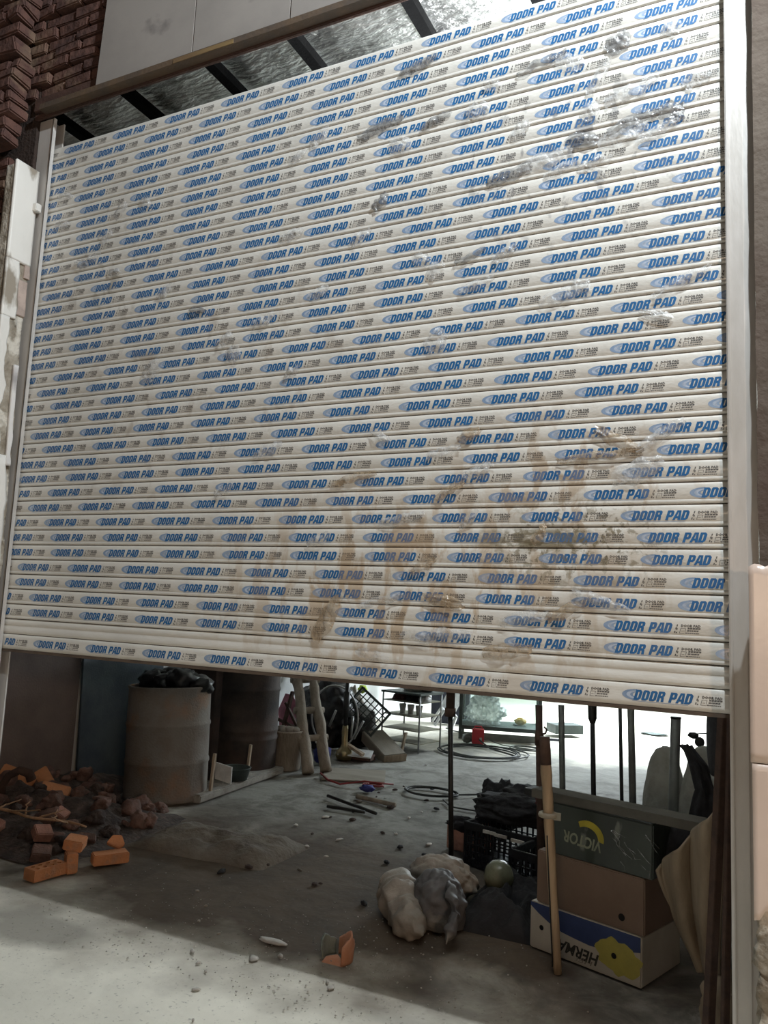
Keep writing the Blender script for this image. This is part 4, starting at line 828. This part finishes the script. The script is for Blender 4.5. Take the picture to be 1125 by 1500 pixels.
# broken pot
pt2 = thing('broken_pot', 'broken terracotta pot shards on the dark earth just inside the shadow line', 'pot', (-1.70, .62, 0))
pt2.scale = (.78, .78, .78)
def shard(r_, h0, h1, a0, a1, name, mat, th=.010, seed=0, lean=0.0, c=(0, 0)):
    m_ = MB()
    def fn(u, v):
        a = R(a0 + (a1 - a0) * u); hh = h1 * (1 - .35 * abs(u - .5) * 2 + .12 * noise.noise(Vector((u * 6, seed, 0)))); z = h0 + (hh - h0) * v
        rr = r_ + lean * z; return Vector((c[0] + rr * math.cos(a), c[1] + rr * math.sin(a), z))
    m_.grid(fn, 16, 8, thick=th); m_.build(name, mat, pt2)
shard(.08, .0, .14, 20, 110, 'wall_shard', 'terracotta', lean=.15, seed=1)
shard(.09, .0, .16, -50, 15, 'wall_shard', 'terracotta', lean=.1, seed=2, c=(.01, 0))
shard(.085, .0, .12, 120, 215, 'glazed_shard', 'glazed_grey', lean=.15, seed=3)
mb = MB(); mb.prism([(-.07, -.06), (.05, -.08), (.08, -.02), (.0, .03), (-.06, 0)], (0, -.01, .0), (1, 0, 0), (0, .9, .45), .012); mb.build('floor_shard', 'terracotta', pt2)

# ------------------------------------------------------------------ inside, right: box stack
ang = math.atan2(-.31, .95); U = Vector((.95, -.31, 0)).normalized(); V = Vector((.31, .95, 0)).normalized(); OB = Vector((-.97, 1.26, 0))
def bl(u, v, z): return OB + U * u + V * v + Vector((0, 0, z))
def carton(name, label, cat, u0, w_, z0, h_, d_, mat, extra=None, v0=0.0, tilt=0.0):
    t_ = thing(name, label, cat, bl(u0, v0, z0), rot=(0, R(tilt), ang))
    m_ = MB(); m_.box((w_ / 2, d_ / 2, h_ / 2), (w_, d_, h_)); m_.build('box', mat, t_, bevel=.006)
    return t_
def printed(parent, poly, mat, name, e=.0012, m2=None):
    vs, fs = fill_loops(poly) if isinstance(poly[0][0], (tuple, list)) else ([(x, y, 0) for x, y in poly], [tuple(range(len(poly)))])
    m_ = MB(); m_.add([(v[0], -e, v[1]) for v in vs], fs); return m_.build(name, mat, parent, fix=False)
def circ(cx, cy, r_, n=16, sy=1.0): return [(cx + r_ * math.cos(2 * math.pi * i / n), cy + r_ * sy * math.sin(2 * math.pi * i / n)) for i in range(n)]
def words(parent, txt, x, z, size, width, mat, name, flip=True, e=.0020, shear=.2, off=.0, tilt=0.0):
    vs, fs = text_mesh(txt, 1.0, shear, off, 1.0, 3); mw = max(v[0] for v in vs)
    m_ = MB(); P_ = []
    for a, b in vs:
        a = a / mw * width; b = b * size
        if flip: a, b = width - a, size * .7 - b
        P_.append((x + a, -e, z + b + tilt * a))
    m_.add(P_, fs); return m_.build(name, mat, parent, fix=False)
ban = carton('banana_box', 'white and blue printed fruit box with a yellow flower, bottom of the stack', 'box', 0, .585, .0, .215, .40, 'card_white')
printed(ban, [(.004, .212), (.004, .195), (.05, .168), (.11, .140), (.18, .118), (.25, .110), (.33, .103), (.42, .112), (.50, .13), (.58, .15), (.58, .212)], 'card_blue', 'blue_print')
fl_ = []
for i in range(40):
    a = 2 * math.pi * i / 40; r_ = .092 * (1 + .07 * math.sin(7 * a + .6) + .12 * math.sin(2 * a + 2.4) + .05 * math.sin(11 * a)) ; fl_.append((.474 + r_ * 1.12 * math.cos(a), .096 + r_ * .86 * math.sin(a)))
printed(ban, fl_, 'card_yellow', 'flower_print', .0016)
printed(ban, circ(.452, .098, .013), 'hole', 'hand_hole', .0022); printed(ban, circ(.068, .106, .012), 'hole', 'hand_hole', .0022)
words(ban, 'HERMA', .165, .035, .070, .215, 'card_ink', 'lettering', tilt=-.05, off=.03, shear=.3)
words(ban, 'HERMA', .155, .012, .030, .195, 'plaster_raw', 'lettering_outline', tilt=.02)
mid = carton('carton', 'plain brown cardboard box in the middle of the stack', 'box', .030, .565, .217, .246, .40, 'card', v0=.006)
printed(mid, circ(.455, .055, .016), 'hole', 'hand_hole')
vic = carton('fruit_box', 'dark green box printed upside down in pale and yellow, top of the stack', 'box', .100, .53, .465, .241, .30, 'dark_green', v0=.012)
words(vic, 'VICTOR', .075, .070, .072, .205, 'print_pale', 'lettering', off=.028, tilt=-.06)
cres = [(.165 + .085 * math.cos(R(a)), .115 + .075 * math.sin(R(a))) for a in range(-10, 130, 8)] + [(.158 + .062 * math.cos(R(a)), .110 + .05 * math.sin(R(a))) for a in range(124, -12, -8)]
printed(vic, [(x + .04, y - .0) for x, y in cres], 'print_yellow', 'crescent_print', .0018)
m_ = MB()
rnd = random.Random(12)
for i in range(12):
    x = rnd.uniform(.30, .50); z = rnd.uniform(.03, .19); m_.tube([(x + .02 * k_ * rnd.uniform(.4, 1.2), -.004 - .004 * rnd.random(), z - .022 * k_ * rnd.uniform(.2, 1)) for k_ in range(4)], .0012, 5)
m_.build('film_creases', 'film', vic)
# steel beam on top
sb = thing('steel_beam', 'dusty flat steel channel lying across the top of the box stack', 'beam', bl(-.005, .0, .708), rot=(0, R(-.8), ang))
mb = MB(); mb.box((.43, .06, .038), (.86, .125, .007)); mb.build('web', 'steel_beam', sb, bevel=.002)
mb = MB(); mb.box((.43, .0, .020), (.86, .008, .040)); mb.build('flange', 'steel_beam', sb, bevel=.002)
mb = MB(); mb.box((.43, .12, .020), (.86, .008, .040)); mb.build('flange', 'steel_beam', sb, bevel=.002)
mb = MB(); mb.box((-.025, .055, .018), (.06, .09, .032)); mb.build('end_stub', 'black_metal', sb, bevel=.003)

# taped wooden pole in front of the stack
tp = thing('wooden_pole', 'tan wooden pole with taped dark top standing in front of the box stack', 'pole', (-.775, 1.035, 0))
mb = MB(); mb.tube(wob((0, 0, 0.0), (-.075, 0, .93), 16, .004, 3), rads(16, .019, .027, .003, 2), 12); mb.build('shaft', 'pole_tan', tp)
mb = MB(); mb.tube([(-.074, 0, .915), (-.079, 0, .98), (-.082, 0, 1.042)], [.027, .028, .025], 12); mb.build('dark_top', 'rust', tp)
mb = MB(); mb.tube(wob((-.020, -.017, .03), (-.055, -.022, .60), 10, .003, 7), .0035, 6); mb.build('wire', 'black_metal', tp)
mb = MB(); mb.tube([(-.058 + .034 * math.cos(a), .034 * math.sin(a), .688) for a in [2 * math.pi * i / 16 for i in range(16)]], .013, 8, closed=True); mb.box((-.02, -.01, .688), (.05, .004, .035)); mb.build('tape_band', 'tape', tp)

# rods behind the stack
RODS = [(-1.078, 1.11, .021, 'rust', 'rust brown prop rod with a hook, first from the left behind the box stack'), (-.95, 1.122, .017, 'grey_steel', 'grey prop rod, second from the left behind the box stack'), (-.782, 1.30, .014, 'black_metal', 'black prop rod with a wider collar, third from the left behind the box stack'), (-.632, 1.30, .010, 'black_metal', 'thin black prop rod just left of the wide flat post'), (-.575, 1.30, .019, 'grey_steel', 'wide flat grey post, second from the right behind the box stack')]
for i, (x, h_, r_, mt_, lab) in enumerate(RODS):
    t_ = thing('prop_rod', lab, 'rod', (x + .03, 1.78, 0), 'prop rods behind the box stack')
    m_ = MB(); top = Vector((-.03, -.03, h_)); m_.tube([(.0, 0, 0), top], r_, 12); m_.build('shaft', mt_, t_)
    m_ = MB()
    if i == 2: m_.tube([top * .80, top * .82, top], [r_ * 1.1, r_ * 1.75, r_ * 1.75], 12); m_.build('collar', mt_, t_)
    elif i == 0:
        m_.tube([top + Vector((.02, -.01, -.16)), top + Vector((.045, -.01, -.15)), top + Vector((.05, -.01, -.13)), top + Vector((.035, -.01, -.115))], .006, 6); m_.build('hook', mt_, t_)
        m_ = MB(); m_.tube([top * .80, top * .86], r_ * 1.25, 12); m_.build('collar', mt_, t_)
    else: m_.tube([(.0, 0, 0), (0, 0, .02)], r_ * 1.8, 12); m_.build('foot', mt_, t_)
t_ = thing('pipe', 'round grey pipe standing in front of the grey sacks, rightmost of the uprights', 'pipe', (-.37, 1.75, 0))
mb = MB(); mb.tube([(0, 0, 0), (.03, 0, 1.117)], .026, 16); mb.build('shaft', 'grey_steel', t_)
mb = MB(); mb.tube([(.03, 0, 1.108), (.03, 0, 1.118)], .027, 16); mb.build('end_cap', 'black_metal', t_)
# slender tall post in the middle
t_ = thing('prop_post', 'tall thin dark steel post standing behind the crumpled sacks', 'post', (-1.645, 1.94, 0))
mb = MB(); mb.tube([(0, 0, 0), (-.045, 0, 1.02)], .016, 12); mb.build('lower_tube', 'black_metal', t_)
mb = MB(); mb.tube([(-.045, 0, .98), (-.05, 0, 1.75)], .028, 14); mb.build('upper_tube', 'rust', t_)
mb = MB(); mb.tube([(-.045, 0, .97), (-.045, 0, 1.02)], .035, 14); mb.build('collar', 'rust', t_)
mb = MB(); mb.box((0, 0, .004), (.11, .11, .008)); mb.build('base_plate', 'black_metal', t_)

# black crates with cloth heap
crate('plastic_crate', 'black lattice crate standing left of the box stack', (-1.40, 2.40, 0), (0, 0, R(-14)), .50, .36, .27, 'crate_black', nh=12, nv=6)
crate('plastic_crate', 'black lattice crate half hidden behind the wooden pole', (-1.02, 2.02, 0), (0, 0, R(-14)), .42, .36, .26, 'crate_black', nh=12, nv=6)
mb = MB(); mb.blob((-1.42, 2.52, .34), (.29, .20, .10), .22, 1.7, 3, 5, flat=.272, ridged=.16); mb.blob((-1.38, 2.60, .40), (.16, .12, .08), .25, 2.0, 8, 4, ridged=.15); solo('cloth_heap', mb, 'black_cloth', 'rumpled black clothing heaped on the left black crate', 'cloth', (-1.42, 2.52, .27))
mb = MB(); mb.blob((-1.62, 2.78, .27), (.16, .14, .17), .4, 2.2, 12, 4, flat=.0, ridged=.3); solo('dark_bag', mb, 'black_cloth', 'small black bag bulging out left of the cloth heap', 'bag', (-1.62, 2.78, 0))
mb = MB(); mb.blob((-1.72, 2.36, .225), (.12, .05, .045), .35, 2.4, 5, 4, ridged=.2); solo('dark_shoe', mb, 'black_cloth', 'black rolled cloth lying at the left end of the black crate', 'cloth', (-1.72, 2.36, .18))
mb = MB(); mb.blob((-1.06, 2.42, .37), (.18, .16, .10), .25, 2.0, 6, 4, flat=.272, ridged=.2); solo('red_netting', mb, 'dark_red_net', 'dark red netting heaped between the clothing and the wooden pole', 'netting', (-1.06, 2.42, .27))
mb = MB(); rnd = random.Random(2)
for i in range(26):
    a = Vector((-1.10 + rnd.uniform(-.15, .15), 2.46 + rnd.uniform(-.1, .1), .42)); mb.tube(wob(a, a + Vector((rnd.uniform(-.05, .05), rnd.uniform(-.05, .05), rnd.uniform(.02, .07))), 3, .02, i), .003, 5)
o = mb.build('red_fringe', 'dark_red_net'); tag(o, 'frayed dark red strands sticking up from the netting heap', 'strands', kind='stuff')
mb = MB(); mb.box((-1.78, 2.62, .09), (.24, .20, .18), rot=Matrix.Rotation(R(-14), 3, 'Z')); solo('pink_carton', mb, 'clay_pink', 'small worn pinkish carton left of the black crate', 'carton', (-1.78, 2.62, 0), bevel=.006)
for i, (x, y, z) in enumerate(((-1.50, 2.205, .245), (-1.42, 2.185, .24), (-1.30, 2.15, .236))):
    mb = MB(); mb.box((x, y, z), (.09, .012, .018), rot=Matrix.Rotation(R(-14), 3, 'Z')); solo('pale_strip', mb, 'paper', ('bright pale strip on the crate rim, leftmost of three', 'bright pale strip on the crate rim, middle one of three', 'bright pale strip on the crate rim, rightmost of three')[i], 'strip', (x, y, z), 'pale strips on the crate rim')
# dark tarpaulin in front of the crates
mb = MB()
def tarp(u, v):
    x = -1.42 + .50 * u; y = 1.28 + .62 * v
    e = (max(0, min(1, 4 * u, 4 * (1 - u))) * max(0, min(1, 5 * v, 5 * (1 - v)))) ** .6
    return Vector((x + .05 * noise.noise(Vector((u * 4, v * 4, 2))), y, -.012 + e * (.13 + .09 * noise.fractal(Vector((u * 3.5, v * 3.5, 7)), 1, 2, 4))))
mb.grid(tarp, 44, 44); solo('dark_tarpaulin', mb, 'black_cloth', 'low dark blue black tarpaulin heap between the sacks and the box stack', 'tarpaulin', (-1.2, 1.6, 0), fix=False)
t_ = thing('olive_jar', 'rounded olive green jar half sunk in the dark tarpaulin', 'jar', (-1.26, 1.66, .12))
mb = MB(); mb.lathe([(.001, 0), (.075, 0), (.085, .05), (.07, .10), (.035, .13), (.001, .135)], 24); mb.build('body', 'jar_glass_green', t_, fix=False)

# crumpled pale sacks by the post
def fold(pts, rad, seed, amp=.3, seg=36):
    """soft rolled fold of sacking along a path"""
    pts = [Vector(p) for p in pts]; n = 60; P_ = []; R_ = []
    for i in range(n + 1):
        q = i / n * (len(pts) - 1); k_ = min(int(q), len(pts) - 2); f_ = q - k_
        P_.append(pts[k_].lerp(pts[k_ + 1], f_)); r_ = rad[k_] + (rad[k_ + 1] - rad[k_]) * f_
        R_.append(max(.004, r_ * (1 + amp * noise.noise(Vector((i * .16, seed, 0)))) * min(1, math.sin(math.pi * min(.5, (i + .4) / n * 2.2)) * 1.02 if i < n / 2 else math.sin(math.pi * min(.5, (n - i + .4) / n * 2.2)) * 1.02)))
    m_ = MB(); m_.tube(P_, R_, seg)
    def crease(x, y, z, o):
        p = Vector((x * 9 + seed, y * 9 + o, z * 9)); return .030 * (abs(noise.noise(p)) - .22) + .012 * noise.noise(p * 3.1)
    m_.v = [(x + crease(x, y, z, 0), y + crease(x, y, z, 20), max(-.008, z + crease(x, y, z, 40))) for x, y, z in m_.v]
    return m_
mb = fold([(-1.80, 1.36, .05), (-1.72, 1.32, .10), (-1.64, 1.20, .085), (-1.54, 1.07, .06), (-1.42, .98, .05)], [.085, .115, .105, .085, .06], 3); solo('crumpled_sack', mb, 'sack_pale', 'crumpled pale plastic sack curling towards the viewer, leftmost in front of the thin post', 'sack', (-1.65, 1.2, 0))
mb = MB(); mb.blob((-1.46, 1.27, .10), (.145, .15, .155), .18, 1.4, 14, 5, flat=0, ridged=.14); solo('grey_bag', mb, 'bag_dark', 'slumped dark grey bag with pale top right in front of the thin post', 'bag', (-1.47, 1.24, 0))
mb = fold([(-1.40, 1.22, .235), (-1.33, 1.13, .19), (-1.29, 1.05, .11), (-1.30, .98, .03)], [.03, .028, .026, .03], 6); solo('pale_strap', mb, 'bag_dark', 'narrow pale fold of sack hanging down right of the grey bag', 'sack', (-1.33, 1.08, 0))
mb = MB(); mb.blob((-1.60, 1.66, .10), (.20, .12, .12), .18, 1.6, 21, 5, flat=0, ridged=.16); solo('pale_bundle', mb, 'sack_pale', 'pale bundle at the foot of the thin post behind the grey bag', 'bundle', (-1.58, 1.7, 0))

# grey sacks, black cloth, tan sackcloth, leaning bars on the right
mb = MB(); mb.blob((-.47, 2.38, .42), (.125, .15, .46), .09, 1.1, 2, 5, flat=0, ridged=.03); solo('woven_sack', mb, 'sack', 'tall pale grey woven sack left of the round grey pipe', 'sack', (-.47, 2.38, 0))
mb = MB(); mb.blob((-.235, 2.22, .44), (.145, .15, .475), .10, 1.2, 6, 5, flat=0, ridged=.04); solo('woven_sack', mb, 'sack', 'bulging grey woven sack right behind the round grey pipe', 'sack', (-.235, 2.22, 0))
mb = MB()
DP = [(-.235, 1.045, .022), (-.180, .965, .042), (-.150, .84, .045), (-.165, .70, .062), (-.235, .575, .095), (-.335, .475, .10), (-.42, .43, .06)]
def drape(u, v):
    # black cloth hung over the sacks, curling down to the left in front of the boxes
    q = u * (len(DP) - 1); i = min(int(q), len(DP) - 2); f_ = q - i; f_ = f_ * f_ * (3 - 2 * f_)
    a_, b_ = DP[i], DP[i + 1]; x = a_[0] + (b_[0] - a_[0]) * f_; z = a_[1] + (b_[1] - a_[1]) * f_; w_ = a_[2] + (b_[2] - a_[2]) * f_
    n_ = Vector((math.cos(R(20 - 100 * u)), 0, math.sin(R(20 - 100 * u))))
    return Vector((x, 1.24 + .03 * noise.noise(Vector((u * 5, v * 4, 3))), z)) + n_ * (v - .62) * w_ * 2 + Vector((0, -.03 * math.sin(math.pi * v), 0))
mb.grid(drape, 40, 14, thick=.02); solo('black_cloth', mb, 'black_cloth', 'black cloth curving down from the grey sacks beside the box stack', 'cloth', (-.3, 1.2, .4))
mb = MB(); mb.blob((-.16, 1.55, .42), (.10, .14, .46), .18, 1.8, 31, 4, flat=0, ridged=.2); solo('grey_bundle', mb, 'sack', 'pale grey bundle squeezed between the black cloth and the leaning bars', 'bundle', (-.16, 1.55, 0))
mb = MB()
def curt(u, v):
    z = .93 - .70 * v - .06 * (1 - u); x0 = -.35 + .17 * v ** 1.3; x1 = -.045 - .03 * v
    return Vector((x0 + (x1 - x0) * u, 1.02 - .28 * u + .035 * math.sin(u * 15 + v * 2.5) + .03 * noise.noise(Vector((u * 4, v * 3, 0))), z - .55 * (1 - u) * (1 - v) * .62))
mb.grid(curt, 40, 40, thick=.012); solo('sackcloth', mb, 'sack_tan', 'tan sackcloth hanging in folds below the black cloth by the right guide', 'cloth', (-.2, .9, .2))
mb = MB(); mb.blob((-.06, .78, .13), (.085, .13, .15), .25, 2, 41, 4, flat=0, ridged=.2); solo('tan_sack', mb, 'sack_tan', 'low tan sack on the floor at the foot of the leaning bars', 'sack', (-.06, .78, 0))
for i, (a, b, w_, lab) in enumerate((((-.105, .42, .02), (-.030, .34, 1.36), .030, 'dark brown steel bar leaning by the right guide, left of two'), ((-.045, .36, .02), (-.004, .30, 1.40), .022, 'dark brown steel bar leaning by the right guide, right of two'))):
    mb = MB(); mb.bar(a, b, w_, w_ * 1.1); solo('leaning_bar', mb, 'rust', lab, 'bar', a, 'bars leaning by the right guide', bevel=.002)
mb = MB(); mb.grid(lambda u, v: Vector((-.125 + .10 * u + .012 * math.sin(v * 6), 1.02 + .04 * math.sin(u * 9) + .02 * noise.noise(Vector((u * 3, v * 3, 1))), 1.75 - .78 * v)), 14, 24, thick=.03); solo('hanging_cloth', mb, 'black_cloth', 'dark cloth hanging behind the top of the leaning bars', 'cloth', (-.09, 1.02, 1.0))
# little pulley stand far back
ps = thing('knob_stand', 'small dark stand with a round knob and thin legs far back on the right', 'stand', (-.30, 3.0, 0))
mb = MB(); mb.tube([(.02, 0, 0), (-.03, 0, .86)], .006, 6); mb.build('leg', 'grey_steel', ps)
mb = MB(); mb.tube([(.06, 0, 0), (-.015, 0, .84)], .006, 6); mb.build('leg', 'grey_steel', ps)
mb = MB(); mb.blob((-.02, 0, .835), (.032, .032, .034), .05, 2, 1, 3); mb.build('knob', 'black_metal', ps)
mb = MB(); mb.blob((-.06, 0, .875), (.035, .02, .022), .2, 3, 1, 3); mb.tube([(-.05, 0, .885), (.02, 0, .895), (.12, 0, .905)], .005, 6); mb.build('arm', 'black_metal', ps)
mb = MB(); mb.blob((-1.45, 9.6, .012), (.20, .10, .012), .5, 3, 2, 3); solo('flat_debris', mb, 'frame_green', 'flat dark debris lying far back on the bright floor', 'debris', (-1.45, 9.6, 0))

# ------------------------------------------------------------------ litter
rnd = random.Random(21)
def scrap(x, y, s_, mat, label, group, cat='scrap', name='paper_scrap'):
    m_ = MB(); m_.blob((x, y, .004), (s_ * .62, s_ * rnd.uniform(.2, .45), .007), .45, 2.5, rnd.random() * 50, 2, flat=0.0, rot=Matrix.Rotation(rnd.uniform(0, 3), 3, 'Z')); solo(name, m_, mat, label, cat, (x, y, 0), group)
for x, y, s_ in ((-2.46, 3.12, .05), (-2.45, 3.35, .03), (-2.05, 2.55, .05), (-2.62, 2.28, .05), (-3.06, 2.42, .045), (-2.03, 3.05, .055), (-2.72, 2.02, .03), (-3.0, 2.75, .06), (-1.92, 2.25, .03), (-2.35, 2.65, .035), (-2.9, 3.6, .03), (-2.2, 4.6, .03), (-3.2, 5.2, .03), (-2.5, 1.9, .025)):
    scrap(x, y, s_, 'paper', 'small pale paper scrap on the dirty floor inside the workshop', 'paper scraps on the inside floor')
for x, y, s_ in ((-2.02, .42, .05), (-1.93, .50, .035), (-2.30, .33, .035), (-2.12, .20, .018), (-2.32, .55, .02), (-2.2, .25, .02), (-1.62, .40, .03), (-1.58, .36, .03), (-2.05, .05, .03), (-1.9, -.15, .012), (-2.6, .8, .02), (-2.5, .62, .018), (-2.78, .95, .02), (-1.8, .72, .02)):
    scrap(x, y, s_, 'stone', 'small pale stone chip near the shadow edge on the ground', 'stone chips along the shadow edge', 'stone', 'stone_chip')
mb = MB(); mb.blob((-2.05, .62, .004), (.08, .028, .008), .25, 2, 3, 3, flat=0); solo('torn_paper', mb, 'paper', 'longer torn paper strip on the earth left of the broken pot', 'paper', (-2.05, .62, 0))
rnd2 = random.Random(77)
for i in range(34):
    x = rnd2.uniform(-3.1, -1.7); y = rnd2.uniform(1.2, 4.6); s_ = rnd2.uniform(.012, .032)
    mb = MB(); mb.blob((x, y, .004), (s_, s_ * rnd2.uniform(.35, .9), s_ * .5), .4, 2.4, i, 3, flat=0, rot=Matrix.Rotation(rnd2.uniform(0, 3), 3, 'Z'))
    solo('dirt_clod', mb, rnd2.choice(['soot', 'soil', 'mortar_sack', 'black_cloth']), 'small dark clod of dirt on the workshop floor', 'dirt clod', (x, y, 0), 'dirt clods on the inside floor')
mb = MB()
for i in range(700):
    x = rnd.gauss(-2.1, .9); y = abs(rnd.gauss(.25, .55)) + .10; s_ = rnd.uniform(.002, .0055)
    if -3.3 < x < -.2: mb.blob((x, y, s_ * .4), (s_, s_, s_ * .7), .3, 2, i, 1)
o = mb.build('gravel', 'stone', fix=False); tag(o, 'fine gravel scattered over the earth inside the doorway', 'gravel', kind='stuff')
